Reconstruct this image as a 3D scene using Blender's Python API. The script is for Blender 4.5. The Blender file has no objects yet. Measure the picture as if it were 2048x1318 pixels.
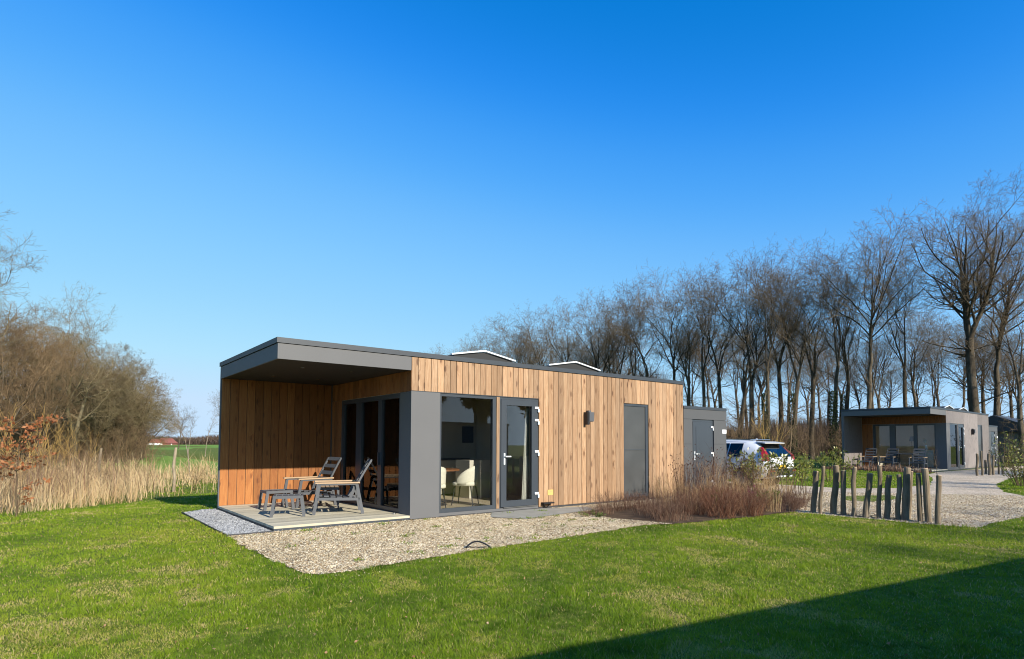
import bpy, bmesh, math, random
import numpy as np
from mathutils import Vector, Matrix

# ------------------------------------------------------------------ camera, sky, sun, exposure
S = bpy.context.scene
COL = S.collection
cam_d = bpy.data.cameras.new("camera")
cam = bpy.data.objects.new("camera", cam_d)
COL.objects.link(cam)
S.camera = cam
CAM = Vector((-2.84444, -9.61594, 1.38741))
YAW, PITCH, ROLL, FPX = 0.906322, 0.046581, 0.003646, 1192.329
_fw = Vector((math.cos(YAW), math.sin(YAW), 0)); _rt = Vector((math.sin(YAW), -math.cos(YAW), 0)); _up = Vector((0, 0, 1))
_F = _fw * math.cos(PITCH) + _up * math.sin(PITCH)
_U = -_fw * math.sin(PITCH) + _up * math.cos(PITCH)
_cr, _sr = math.cos(ROLL), math.sin(ROLL)
_X = _rt * _cr + _U * _sr
_Y = -_rt * _sr + _U * _cr
cam.matrix_world = Matrix(((_X.x, _Y.x, -_F.x, CAM.x), (_X.y, _Y.y, -_F.y, CAM.y), (_X.z, _Y.z, -_F.z, CAM.z), (0, 0, 0, 1)))
cam_d.sensor_width = 36.0
cam_d.lens = 36.0 * FPX / 2048.0
cam_d.shift_y = 172.365 / 2048.0
cam_d.clip_start = 0.05
cam_d.clip_end = 3000

SUN_TAN = 0.50          # drop per metre along +Y
sun_dir = Vector((-0.05, 1.0, -SUN_TAN)).normalized()     # direction light travels
sd = bpy.data.lights.new("sun", "SUN")
sd.energy = 5.0
sd.angle = math.radians(0.5)
sd.color = (1.0, 0.92, 0.79)
sun = bpy.data.objects.new("sun", sd)
COL.objects.link(sun)
sun.rotation_euler = sun_dir.to_track_quat('-Z', 'Y').to_euler()
sun.location = (0, -20, 20)

W = bpy.data.worlds.new("World")
S.world = W
W.use_nodes = True
nt = W.node_tree
nt.nodes.clear()
sky = nt.nodes.new("ShaderNodeTexSky")
sky.sky_type = 'NISHITA'
sky.sun_disc = False
tos = -sun_dir
sky.sun_elevation = math.asin(tos.z)
sky.sun_rotation = math.atan2(tos.x, tos.y)
sky.altitude = 0
sky.air_density = 1.0
sky.dust_density = 0.25
sky.ozone_density = 3.0
# one tone curve for the whole sky: deeper, more saturated blue
EXPO = 0.70
k0 = 0.1546
sc1 = nt.nodes.new("ShaderNodeVectorMath"); sc1.operation = 'SCALE'; sc1.inputs['Scale'].default_value = k0
cv = nt.nodes.new("ShaderNodeRGBCurve")
for ch, pts in enumerate((((0, 0), (0.06, 0.0), (0.116, 0.006), (0.166, 0.065), (0.245, 0.185), (0.42, 0.33), (0.70, 0.48), (1, 0.58)),
                          ((0, 0), (0.216, 0.225), (0.304, 0.375), (0.441, 0.54), (0.72, 0.69), (1, 0.78)),
                          ((0, 0), (0.38, 0.69), (0.52, 0.93), (0.75, 1.0), (1, 1.0)))):
    c = cv.mapping.curves[ch]
    while len(c.points) > 2: c.points.remove(c.points[1])
    c.points[0].location = pts[0]; c.points[1].location = pts[-1]
    for p in pts[1:-1]: c.points.new(*p)
cv.mapping.extend = 'HORIZONTAL'
cv.mapping.update()
sc2 = nt.nodes.new("ShaderNodeVectorMath"); sc2.operation = 'SCALE'; sc2.inputs['Scale'].default_value = 1.0 / (0.13 * 2 ** EXPO)
bg = nt.nodes.new("ShaderNodeBackground")
bg.inputs['Strength'].default_value = 0.13
wo = nt.nodes.new("ShaderNodeOutputWorld")
nt.links.new(sky.outputs[0], sc1.inputs[0])
nt.links.new(sc1.outputs[0], cv.inputs['Color'])
nt.links.new(cv.outputs[0], sc2.inputs[0])
nt.links.new(sc2.outputs[0], bg.inputs[0])
nt.links.new(bg.outputs[0], wo.inputs[0])
S.view_settings.view_transform = 'Standard'
S.view_settings.look = 'None'
S.view_settings.exposure = EXPO
S.view_settings.gamma = 1.0
S.view_settings.use_curve_mapping = False
S.render.engine = 'CYCLES'
S.cycles.max_bounces = 8
S.cycles.diffuse_bounces = 3
S.cycles.transparent_max_bounces = 24
S.cycles.use_denoising = True
S.cycles.pixel_filter_type = 'BLACKMAN_HARRIS'
S.cycles.filter_width = 1.05
S.cycles.caustics_reflective = False
S.cycles.caustics_refractive = False

rnd = random.Random(7)
NR = np.random.default_rng(11)


# ------------------------------------------------------------------ generic helpers
def at(u, d, z=None):
    """point seen at photo column u, depth d along the view direction (plan)"""
    p = CAM + (_fw + _rt * ((u - 1024) / FPX)) * d
    return (p.x, p.y, hgt(p.x, p.y) if z is None else z)


def ss(x, a, b):
    t = min(1.0, max(0.0, (x - a) / (b - a)))
    return t * t * (3 - 2 * t)


def hgt(x, y):
    return -0.22 * ss(y, 4.2, 9.5) * (1 - ss(x, 4, 12)) + 0.13 * ss(x, 16, 28)


def hgt_np(x, y):
    def s(v, a, b):
        t = np.clip((v - a) / (b - a), 0, 1)
        return t * t * (3 - 2 * t)
    return -0.22 * s(y, 4.2, 9.5) * (1 - s(x, 4, 12)) + 0.13 * s(x, 16, 28)


def inpoly(x, y, poly):
    r = np.zeros(len(x), bool)
    n = len(poly)
    for i in range(n):
        x0, y0 = poly[i]; x1, y1 = poly[(i + 1) % n]
        c = (y0 > y) != (y1 > y)
        with np.errstate(divide='ignore', invalid='ignore'):
            xi = (x1 - x0) * (y - y0) / (y1 - y0 + 1e-12) + x0
        r ^= c & (x < xi)
    return r


def tag(o, label=None, cat=None, group=None, kind=None):
    if label: o["label"] = label
    if cat: o["category"] = cat
    if group: o["group"] = group
    if kind: o["kind"] = kind
    return o


def link(name, me, mat=None, parent=None):
    o = bpy.data.objects.new(name, me)
    COL.objects.link(o)
    if mat is not None and not me.materials:
        me.materials.append(mat)
    if parent is not None:
        o.parent = parent
    return o


def empty(name, loc=(0, 0, 0), rz=0.0, label=None, cat=None, group=None):
    o = bpy.data.objects.new(name, None)
    COL.objects.link(o)
    o.location = loc
    o.rotation_euler = (0, 0, rz)
    o.empty_display_size = 0.2
    return tag(o, label, cat, group)


def copy_tree(o, parent=None):
    c = o.copy()
    COL.objects.link(c)
    if parent is not None:
        c.parent = parent
    for ch in list(o.children):
        copy_tree(ch, c)
    return c


class MB:
    """collects simple solids into one mesh"""
    def __init__(s):
        s.v = []; s.f = []

    def add(s, vs, fs):
        b = len(s.v)
        s.v += [tuple(v) for v in vs]
        s.f += [tuple(i + b for i in f) for f in fs]
        return s

    def box(s, x0, x1, y0, y1, z0, z1):
        return s.add([(x0, y0, z0), (x1, y0, z0), (x1, y1, z0), (x0, y1, z0), (x0, y0, z1), (x1, y0, z1), (x1, y1, z1), (x0, y1, z1)],
                     [(0, 3, 2, 1), (4, 5, 6, 7), (0, 1, 5, 4), (1, 2, 6, 5), (2, 3, 7, 6), (3, 0, 4, 7)])

    def bar(s, p0, p1, w, h, upv=(0, 0, 1)):
        p0 = Vector(p0); p1 = Vector(p1)
        d = (p1 - p0).normalized(); u = Vector(upv)
        if abs(d.dot(u)) > 0.98: u = Vector((1, 0, 0))
        a = d.cross(u).normalized(); b = a.cross(d).normalized()
        vs = []
        for p in (p0, p1):
            for sa, sb in ((-1, -1), (1, -1), (1, 1), (-1, 1)):
                vs.append(p + a * (sa * w / 2) + b * (sb * h / 2))
        return s.add(vs, [(0, 1, 2, 3), (7, 6, 5, 4), (0, 4, 5, 1), (1, 5, 6, 2), (2, 6, 7, 3), (3, 7, 4, 0)])

    def prism(s, poly, y0, y1):
        """poly in (x,z), extruded along y"""
        n = len(poly)
        vs = [(x, y0, z) for x, z in poly] + [(x, y1, z) for x, z in poly]
        fs = [tuple(range(n)), tuple(range(2 * n - 1, n - 1, -1))]
        fs += [(i, i + n, (i + 1) % n + n, (i + 1) % n) for i in range(n)]
        return s.add(vs, fs)

    def tube(s, pts, rs, n=8, cap=True):
        b = len(s.v); pts = [Vector(p) for p in pts]
        rs = rs if isinstance(rs, (list, tuple)) else [rs] * len(pts)
        for i, p in enumerate(pts):
            d = (pts[min(i + 1, len(pts) - 1)] - pts[max(i - 1, 0)]).normalized()
            u = Vector((0, 0, 1)) if abs(d.z) < 0.9 else Vector((1, 0, 0))
            a = d.cross(u).normalized(); c = a.cross(d).normalized()
            for k in range(n):
                t = 2 * math.pi * k / n
                s.v.append(tuple(p + a * (math.cos(t) * rs[i]) + c * (math.sin(t) * rs[i])))
        for i in range(len(pts) - 1):
            for k in range(n):
                s.f.append((b + i * n + k, b + i * n + (k + 1) % n, b + (i + 1) * n + (k + 1) % n, b + (i + 1) * n + k))
        if cap:
            s.f.append(tuple(b + k for k in range(n))[::-1])
            s.f.append(tuple(b + (len(pts) - 1) * n + k for k in range(n)))
        return s

    def mesh(s, name, mat=None, smooth=False):
        me = bpy.data.meshes.new(name)
        me.from_pydata(s.v, [], s.f)
        bm = bmesh.new(); bm.from_mesh(me)
        bmesh.ops.recalc_face_normals(bm, faces=bm.faces)
        bm.to_mesh(me); bm.free()
        if smooth:
            me.polygons.foreach_set("use_smooth", [True] * len(me.polygons))
        if mat: me.materials.append(mat)
        return me

    def build(s, name, mat, parent=None, smooth=False, label=None, kind=None):
        o = link(name, s.mesh(name, mat, smooth), None, parent)
        return tag(o, label, None, None, kind)


def fastmesh(name, verts, faces, mat=None, tint=None, smooth=False):
    """verts (N,3), faces (M,k) numpy; tint per vertex float"""
    me = bpy.data.meshes.new(name)
    n, m, k = len(verts), len(faces), faces.shape[1]
    me.vertices.add(n)
    me.vertices.foreach_set("co", np.ascontiguousarray(verts, dtype=np.float32).ravel())
    me.loops.add(m * k)
    me.loops.foreach_set("vertex_index", np.ascontiguousarray(faces, dtype=np.int32).ravel())
    me.polygons.add(m)
    me.polygons.foreach_set("loop_start", np.arange(0, m * k, k, dtype=np.int32))
    if smooth:
        me.polygons.foreach_set("use_smooth", np.ones(m, bool))
    me.update(calc_edges=True)
    if tint is not None:
        a = me.attributes.new("tint", 'FLOAT', 'POINT')
        a.data.foreach_set("value", np.ascontiguousarray(tint, dtype=np.float32))
    if mat: me.materials.append(mat)
    return me


# ------------------------------------------------------------------ materials
ALB = 0.72
ALB_OF = {"beige_pebble": 0.80, "beige_gravel": 0.80, "fine_gravel": 1.0, "golden_shoot": 1.0, "grass_blade": 0.90, "lawn_ground": 0.80, "white_plastic": 1.0, "pale_verge_trim": 0.95, "silver_white_paint": 0.95, "brushed_steel": 1.0, "field_crop": 0.85,
          "laurel_leaf": 0.7, "dry_reed": 0.88, "deck_board": 0.80, "cream_fabric": 1.0, "interior_wall": 0.85, "pale_curtain": 1.0, "interior_floor": 1.0}


def sca(name, c):
    k = ALB_OF.get(name, ALB)
    return tuple(min(1.0, x * k) for x in c)


def scs(name, stops):
    return [(p, sca(name, c)) for p, c in stops]


def newmat(name):
    m = bpy.data.materials.new(name)
    m.use_nodes = True
    t = m.node_tree
    return m, t, t.nodes["Principled BSDF"]


def N(t, typ, **kw):
    n = t.nodes.new("ShaderNode" + typ)
    for k, v in kw.items():
        if k.startswith("i_"):
            key = k[2:]
            key = int(key) if key.isdigit() else key.replace("_", " ")
            n.inputs[key].default_value = v
        else:
            setattr(n, k, v)
    return n


def ramp(t, fac, stops):
    r = N(t, "ValToRGB")
    el = r.color_ramp.elements
    while len(el) > 1: el.remove(el[-1])
    el[0].position = stops[0][0]; el[0].color = (*stops[0][1], 1)
    for p, c in stops[1:]:
        e = el.new(p); e.color = (*c, 1)
    t.links.new(fac, r.inputs[0])
    return r.outputs[0]


def mix(t, fac, a, b, mode='MIX'):
    m = N(t, "Mix", data_type='RGBA', blend_type=mode)
    for s, v in ((0, fac), (6, a), (7, b)):
        if hasattr(v, "links"): t.links.new(v, m.inputs[s])
        elif isinstance(v, (int, float)): m.inputs[s].default_value = v
        else: m.inputs[s].default_value = (*v, 1)
    return m.outputs[2]


def math_(t, op, a, b=0.0, c=None):
    m = N(t, "Math", operation=op)
    for i, v in enumerate((a, b, c)):
        if v is None: continue
        if hasattr(v, "links"): t.links.new(v, m.inputs[i])
        else: m.inputs[i].default_value = v
    return m.outputs[0]


def bump(t, bs, h, strength=0.3, dist=0.01):
    b = N(t, "Bump", i_Strength=strength, i_Distance=dist)
    t.links.new(h, b.inputs['Height'])
    t.links.new(b.outputs[0], bs.inputs['Normal'])


def plain(name, c, rough=0.5, metal=0.0, var=0.06, scale=3.0, spec=0.5, bmp=0.0):
    m, t, b = newmat(name); c = sca(name, c)
    tc = N(t, "TexCoord")
    n = N(t, "TexNoise", i_Scale=scale, i_Detail=5.0)
    t.links.new(tc.outputs['Object'], n.inputs['Vector'])
    lo = tuple(x * (1 - var) for x in c); hi = tuple(min(1, x * (1 + var)) for x in c)
    t.links.new(ramp(t, n.outputs[0], [(0.3, lo), (0.7, hi)]), b.inputs['Base Color'])
    b.inputs['Roughness'].default_value = rough
    b.inputs['Metallic'].default_value = metal
    b.inputs['Specular IOR Level'].default_value = spec
    if bmp:
        n2 = N(t, "TexNoise", i_Scale=scale * 14, i_Detail=4.0)
        t.links.new(tc.outputs['Object'], n2.inputs['Vector'])
        bump(t, b, n2.outputs[0], bmp, 0.005)
    return m


def wood(name, base, dark, knot, light, vert='Z', rough=0.62, knotamt=1.0, grainamt=1.0, patina=None):
    """boards run along local Z (or X); every board differs through Object Info random"""
    m, t, b = newmat(name); base, dark, knot, light = (sca(name, q) for q in (base, dark, knot, light))
    tc = N(t, "TexCoord"); oi = N(t, "ObjectInfo")
    sep = N(t, "SeparateXYZ"); t.links.new(tc.outputs['Object'], sep.inputs[0])
    if vert == 'Z': ax, al = sep.outputs[0], sep.outputs[2]
    elif vert == 'Y': ax, al = sep.outputs[1], sep.outputs[2]
    else: ax, al = sep.outputs[1], sep.outputs[0]
    r = oi.outputs['Random']
    al = math_(t, 'ADD', al, math_(t, 'MULTIPLY', r, 173.0))
    ax2 = math_(t, 'ADD', ax, math_(t, 'MULTIPLY', r, 57.0))
    # knots
    kv = N(t, "CombineXYZ")
    t.links.new(math_(t, 'MULTIPLY', ax2, 8.5), kv.inputs[0])
    t.links.new(math_(t, 'MULTIPLY', al, 2.6), kv.inputs[1])
    vo = N(t, "TexVoronoi", voronoi_dimensions='2D', feature='F1', i_Scale=1.0, i_Randomness=1.0)
    t.links.new(kv.outputs[0], vo.inputs['Vector'])
    dist = vo.outputs['Distance']
    sepc = N(t, "SeparateColor"); t.links.new(vo.outputs['Color'], sepc.inputs[0])
    r2 = math_(t, 'FRACT', math_(t, 'MULTIPLY', r, 7.31)); r3 = math_(t, 'FRACT', math_(t, 'MULTIPLY', r, 23.7))
    has = math_(t, 'GREATER_THAN', sepc.outputs[0], math_(t, 'ADD', 0.42, math_(t, 'MULTIPLY', r2, 0.5)))
    kn = N(t, "MapRange", i_1=0.10, i_2=0.20, i_3=1.0, i_4=0.0); t.links.new(dist, kn.inputs[0])
    halo = N(t, "MapRange", i_1=0.1, i_2=0.5, i_3=1.0, i_4=0.0); t.links.new(dist, halo.inputs[0])
    knf = math_(t, 'MULTIPLY', math_(t, 'MULTIPLY', kn.outputs[0], has), knotamt)
    hal = math_(t, 'MULTIPLY', halo.outputs[0], has)
    # grain bent round the knots
    gv = N(t, "CombineXYZ")
    t.links.new(math_(t, 'ADD', math_(t, 'MULTIPLY', ax2, 55.0), math_(t, 'MULTIPLY', hal, 3.0)), gv.inputs[0])
    t.links.new(math_(t, 'MULTIPLY', al, 2.2), gv.inputs[1])
    g = N(t, "TexNoise", i_Scale=1.0, i_Detail=5.0, i_Roughness=0.62, i_Distortion=0.6)
    t.links.new(gv.outputs[0], g.inputs['Vector'])
    fv = N(t, "CombineXYZ")
    t.links.new(math_(t, 'MULTIPLY', ax2, 260.0), fv.inputs[0]); t.links.new(math_(t, 'MULTIPLY', al, 9.0), fv.inputs[1])
    fg = N(t, "TexNoise", i_Scale=1.0, i_Detail=3.0); t.links.new(fv.outputs[0], fg.inputs['Vector'])
    gg = math_(t, 'ADD', math_(t, 'MULTIPLY', g.outputs[0], 0.75), math_(t, 'MULTIPLY', fg.outputs[0], 0.25))
    col = ramp(t, gg, [(0.30, dark), (0.47, base), (0.66, light)])
    if grainamt < 1: col = mix(t, grainamt, base, col)
    # soft dark flames beside the knots
    bl = N(t, "TexNoise", i_Scale=1.0, i_Detail=3.0)
    bv = N(t, "CombineXYZ")
    t.links.new(math_(t, 'MULTIPLY', ax2, 14.0), bv.inputs[0]); t.links.new(math_(t, 'MULTIPLY', al, 2.6), bv.inputs[1])
    t.links.new(bv.outputs[0], bl.inputs['Vector'])
    blf = N(t, "MapRange", i_1=0.55, i_2=0.72, i_3=0.0, i_4=0.42); t.links.new(bl.outputs[0], blf.inputs[0])
    col = mix(t, blf.outputs[0], col, dark)
    hf = math_(t, 'MULTIPLY', hal, 0.35 * knotamt)
    col = mix(t, hf, col, dark)
    col = mix(t, knf, col, knot)
    col = mix(t, math_(t, 'MULTIPLY', r3, 0.30), col, tuple(x * y for x, y in zip(light, (0.72, 0.74, 0.80))))
    # board to board tone and hue
    r4 = math_(t, 'FRACT', math_(t, 'MULTIPLY', r, 51.3))
    col = mix(t, math_(t, 'MULTIPLY', math_(t, 'GREATER_THAN', r4, 0.62), 0.32), col, tuple(x * 0.5 + y * 0.5 for x, y in zip(base, dark)))
    tone = N(t, "MapRange", i_1=0.0, i_2=1.0, i_3=0.70, i_4=1.16); t.links.new(r, tone.inputs[0])
    tn = N(t, "CombineColor"); [t.links.new(tone.outputs[0], tn.inputs[i]) for i in range(3)]
    col = mix(t, 1.0, col, tn.outputs[0], 'MULTIPLY')
    if patina:
        pf = N(t, "TexNoise", i_Scale=1.3, i_Detail=4.0)
        t.links.new(N_geo(t), pf.inputs['Vector'])
        pr_ = N(t, "MapRange", i_1=0.35, i_2=0.7, i_3=0.1, i_4=patina[1]); t.links.new(pf.outputs[0], pr_.inputs[0])
        col = mix(t, pr_.outputs[0], col, patina[0])
    t.links.new(col, b.inputs['Base Color'])
    b.inputs['Roughness'].default_value = rough
    b.inputs['Specular IOR Level'].default_value = 0.3
    bump(t, b, gg, 0.25, 0.002)
    return m


def N_geo(t):
    return N(t, "NewGeometry").outputs['Position']


def glass(name, tint=(0.86, 0.9, 0.88), refl=1.0, rough=0.0):
    m, t, b = newmat(name)
    t.nodes.remove(b)
    out = t.nodes["Material Output"]
    fr = N(t, "Fresnel", i_IOR=1.52)
    f2 = math_(t, 'MINIMUM', math_(t, 'MULTIPLY', fr.outputs[0], 1.7 * refl), 1.0)
    tr = N(t, "BsdfTransparent"); tr.inputs[0].default_value = (*tint, 1)
    gl = N(t, "BsdfGlossy"); gl.inputs['Roughness'].default_value = rough
    mx = N(t, "MixShader")
    t.links.new(f2, mx.inputs[0]); t.links.new(tr.outputs[0], mx.inputs[1]); t.links.new(gl.outputs[0], mx.inputs[2])
    t.links.new(mx.outputs[0], out.inputs[0])
    return m


def leafmat(name, stops, trans=0.35, rough=0.6, nscale=0.6, namt=0.5, spec=0.3, lobject=False):
    """thin vegetation: colour from the 'tint' attribute plus slow world noise"""
    m, t, b = newmat(name)
    out = t.nodes["Material Output"]
    at_ = N(t, "Attribute", attribute_name="tint")
    n = N(t, "TexNoise", i_Scale=nscale, i_Detail=5.0, i_Roughness=0.6)
    t.links.new(N_geo(t), n.inputs['Vector'])
    f = math_(t, 'ADD', math_(t, 'MULTIPLY', at_.outputs['Fac'], 1 - namt), math_(t, 'MULTIPLY', n.outputs[0], namt))
    col = ramp(t, f, scs(name, stops))
    t.links.new(col, b.inputs['Base Color'])
    b.inputs['Roughness'].default_value = rough
    b.inputs['Specular IOR Level'].default_value = spec
    tl = N(t, "BsdfTranslucent"); t.links.new(col, tl.inputs[0])
    mx = N(t, "MixShader", i_0=trans)
    t.links.new(b.outputs[0], mx.inputs[1]); t.links.new(tl.outputs[0], mx.inputs[2])
    t.links.new(mx.outputs[0], out.inputs[0])
    return m


def bark(name, a, b_, c, scale=6.0):
    m, t, b = newmat(name)
    tc = N(t, "TexCoord"); oi = N(t, "ObjectInfo")
    mp = N(t, "Mapping"); mp.inputs['Scale'].default_value = (scale, scale, scale * 0.25)
    t.links.new(tc.outputs['Object'], mp.inputs[0])
    n = N(t, "TexNoise", i_Scale=1.0, i_Detail=6.0, i_Roughness=0.7)
    t.links.new(mp.outputs[0], n.inputs['Vector'])
    n2 = N(t, "TexNoise", i_Scale=0.5, i_Detail=3.0); t.links.new(tc.outputs['Object'], n2.inputs['Vector'])
    f = math_(t, 'ADD', math_(t, 'MULTIPLY', n.outputs[0], 0.6), math_(t, 'MULTIPLY', n2.outputs[0], 0.4))
    col = ramp(t, f, scs(name, [(0.34, a), (0.5, b_), (0.68, c)]))
    tone = N(t, "MapRange", i_1=0.0, i_2=1.0, i_3=0.75, i_4=1.25); t.links.new(oi.outputs['Random'], tone.inputs[0])
    tn = N(t, "CombineColor"); [t.links.new(tone.outputs[0], tn.inputs[i]) for i in range(3)]
    col = mix(t, 1.0, col, tn.outputs[0], 'MULTIPLY')
    t.links.new(col, b.inputs['Base Color'])
    b.inputs['Roughness'].default_value = 0.85
    b.inputs['Specular IOR Level'].default_value = 0.15
    bump(t, b, n.outputs[0], 0.6, 0.03)
    return m


def groundmat(name, layers, rough=0.9, bmp=0.4, bscale=60, bdist=0.02):
    """layers: list of (scale, stops) multiplied together, first is colour"""
    m, t, b = newmat(name)
    pos = N_geo(t)
    n = N(t, "TexNoise", i_Scale=layers[0][0], i_Detail=8.0, i_Roughness=0.65)
    t.links.new(pos, n.inputs['Vector'])
    col = ramp(t, n.outputs[0], scs(name, layers[0][1]))
    for sc, st in layers[1:]:
        k = N(t, "TexNoise", i_Scale=sc, i_Detail=4.0, i_Roughness=0.6)
        t.links.new(pos, k.inputs['Vector'])
        col = mix(t, 1.0, col, ramp(t, k.outputs[0], st), 'MULTIPLY')
    t.links.new(col, b.inputs['Base Color'])
    b.inputs['Roughness'].default_value = rough
    b.inputs['Specular IOR Level'].default_value = 0.15
    k = N(t, "TexNoise", i_Scale=bscale, i_Detail=4.0); t.links.new(pos, k.inputs['Vector'])
    bump(t, b, k.outputs[0], bmp, bdist)
    return m


def pebblemat(name, stops, scale=55, bmp=0.8):
    m, t, b = newmat(name)
    pos = N_geo(t)
    v = N(t, "TexVoronoi", i_Scale=scale, i_Randomness=1.0)
    t.links.new(pos, v.inputs['Vector'])
    sc = N(t, "SeparateColor"); t.links.new(v.outputs['Color'], sc.inputs[0])
    col = ramp(t, sc.outputs[0], scs(name, stops))
    n = N(t, "TexNoise", i_Scale=1.2, i_Detail=5.0); t.links.new(pos, n.inputs['Vector'])
    col = mix(t, 1.0, col, ramp(t, n.outputs[0], [(0.3, (0.78, 0.77, 0.74)), (0.65, (1.05, 1.04, 1.0))]), 'MULTIPLY')
    t.links.new(col, b.inputs['Base Color'])
    b.inputs['Roughness'].default_value = 0.85
    b.inputs['Specular IOR Level'].default_value = 0.25
    h = math_(t, 'SUBTRACT', 1.0, v.outputs['Distance'])
    bump(t, b, h, bmp, 0.02)
    return m


def stonemat(name, stops):
    m, t, b = newmat(name)
    a = N(t, "Attribute", attribute_name="tint")
    n = N(t, "TexNoise", i_Scale=1.1, i_Detail=4.0); t.links.new(N_geo(t), n.inputs['Vector'])
    col = ramp(t, a.outputs['Fac'], scs(name, stops))
    col = mix(t, 1.0, col, ramp(t, n.outputs[0], [(0.3, (0.80, 0.79, 0.75)), (0.65, (1.04, 1.03, 1.0))]), 'MULTIPLY')
    t.links.new(col, b.inputs['Base Color'])
    b.inputs['Roughness'].default_value = 0.8
    b.inputs['Specular IOR Level'].default_value = 0.25
    return m


M = {}
M['plank'] = wood("larch_board", (0.46, 0.275, 0.148), (0.27, 0.135, 0.064), (0.16, 0.075, 0.036), (0.63, 0.43, 0.265), knotamt=1.15)
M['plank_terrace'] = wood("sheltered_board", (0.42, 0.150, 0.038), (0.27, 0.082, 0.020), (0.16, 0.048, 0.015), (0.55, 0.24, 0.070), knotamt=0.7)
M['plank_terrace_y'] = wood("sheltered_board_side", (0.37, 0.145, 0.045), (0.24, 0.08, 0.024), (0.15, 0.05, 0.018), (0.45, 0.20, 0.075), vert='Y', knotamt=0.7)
M['grey_plank'] = wood("weathered_board", (0.26, 0.228, 0.215), (0.165, 0.14, 0.13), (0.10, 0.085, 0.078), (0.35, 0.31, 0.29), knotamt=0.5)
M['deckwood'] = wood("deck_board", (0.60, 0.54, 0.39), (0.50, 0.45, 0.32), (0.34, 0.30, 0.22), (0.70, 0.64, 0.50), vert='X', knotamt=0.35, rough=0.75)
M['panel'] = plain("grey_facade_panel", (0.160, 0.162, 0.168), 0.55, var=0.03, scale=1.2, spec=0.2)
M['shedpanel'] = plain("shed_facade_panel", (0.110, 0.114, 0.120), 0.55, var=0.03, scale=1.2, spec=0.2)
M['gable'] = plain("shaded_roof_light_cheek", (0.022, 0.024, 0.026), 0.7)  # shade under the verge overhang put into the colour as near black
M['trim'] = plain("roof_edge_metal", (0.045, 0.056, 0.070), 0.5, var=0.06)
M['frame'] = plain("anthracite_frame", (0.060, 0.072, 0.088), 0.35, var=0.03)
M['backing'] = plain("dark_membrane", (0.018, 0.018, 0.02), 0.9)
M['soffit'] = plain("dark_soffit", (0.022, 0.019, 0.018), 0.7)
M['plinth'] = plain("dark_plinth", (0.05, 0.05, 0.055), 0.6, var=0.2, scale=8)
M['roof'] = plain("roof_membrane", (0.05, 0.055, 0.065), 0.6, var=0.2)
M['white_metal'] = plain("pale_verge_trim", (0.70, 0.73, 0.74), 0.35, var=0.03)
M['white'] = plain("white_plastic", (0.80, 0.80, 0.80), 0.4, var=0.02)
M['glass'] = glass("window_glass", (0.95, 0.96, 0.95), 0.62)
M['glass_dark'] = glass("tinted_glass", (0.08, 0.10, 0.11), 0.75)
M['screen'] = plain("insect_screen", (0.085, 0.088, 0.088), 0.32, var=0.16, scale=1.5, spec=0.6)
M['intwall'] = plain("interior_wall", (0.60, 0.56, 0.49), 0.8, var=0.04)
M['intfloor'] = plain("interior_floor", (0.42, 0.35, 0.25), 0.5, var=0.1, scale=2)
M['cream'] = plain("cream_fabric", (0.66, 0.63, 0.54), 0.85, var=0.05, scale=20, spec=0.2)
M['black'] = plain("black_metal", (0.018, 0.018, 0.02), 0.45)
M['darkunit'] = plain("dark_cabinet", (0.03, 0.034, 0.04), 0.4)
M['steel'] = plain("brushed_steel", (0.55, 0.56, 0.57), 0.25, metal=1.0, var=0.05)
M['tablewood'] = plain("table_wood", (0.26, 0.11, 0.045), 0.45, var=0.2, scale=6)
M['armwood'] = plain("arm_wood", (0.52, 0.36, 0.22), 0.6, var=0.1, scale=12)
M['furn'] = plain("grey_aluminium", (0.105, 0.112, 0.125), 0.5, var=0.05)
M['curtain'] = plain("pale_curtain", (0.72, 0.72, 0.68), 0.9, var=0.03, spec=0.1)
M['pampas'] = plain("dry_pampas", (0.62, 0.47, 0.27), 0.9, var=0.1)
M['concrete'] = plain("concrete", (0.36, 0.345, 0.29), 0.85, var=0.14, scale=3, bmp=0.3)
M['yellow'] = plain("yellow_card", (0.72, 0.52, 0.16), 0.5, var=0.05)
M['hose'] = plain("black_rubber", (0.02, 0.022, 0.025), 0.35)
M['carpaint'] = plain("silver_white_paint", (0.66, 0.68, 0.70), 0.22, var=0.02, spec=0.6)
M['cardark'] = plain("black_trim", (0.03, 0.03, 0.033), 0.5)
M['redlight'] = plain("red_lens", (0.42, 0.018, 0.012), 0.3, var=0.05, spec=0.7)
M['plateyellow'] = plain("plate_yellow", (0.80, 0.52, 0.03), 0.4, var=0.02)
M['rooftile'] = plain("red_roof_tiles", (0.34, 0.11, 0.075), 0.8, var=0.2, scale=2)
M['brick'] = plain("farm_brick", (0.30, 0.13, 0.09), 0.85, var=0.15)
M['tyre'] = plain("tyre_rubber", (0.02, 0.02, 0.02), 0.8)
M['bark'] = bark("tree_bark", (0.040, 0.032, 0.022), (0.105, 0.082, 0.056), (0.23, 0.19, 0.135), 5)
M['twig'] = bark("twig_bark", (0.085, 0.060, 0.036), (0.195, 0.140, 0.086), (0.34, 0.26, 0.165), 3)
M['bark_pale'] = bark("oak_bark_lichen", (0.05, 0.04, 0.022), (0.13, 0.108, 0.062), (0.27, 0.235, 0.145), 5)
M['twig_pale'] = bark("twig_lichen", (0.12, 0.092, 0.048), (0.27, 0.21, 0.115), (0.42, 0.345, 0.205), 3)
M['twig_brown'] = bark("alder_twig", (0.10, 0.064, 0.036), (0.235, 0.155, 0.085), (0.39, 0.28, 0.16), 3)
M['twig_gold'] = bark("golden_shoot", (0.26, 0.16, 0.05), (0.42, 0.27, 0.09), (0.55, 0.37, 0.15), 3)
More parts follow.
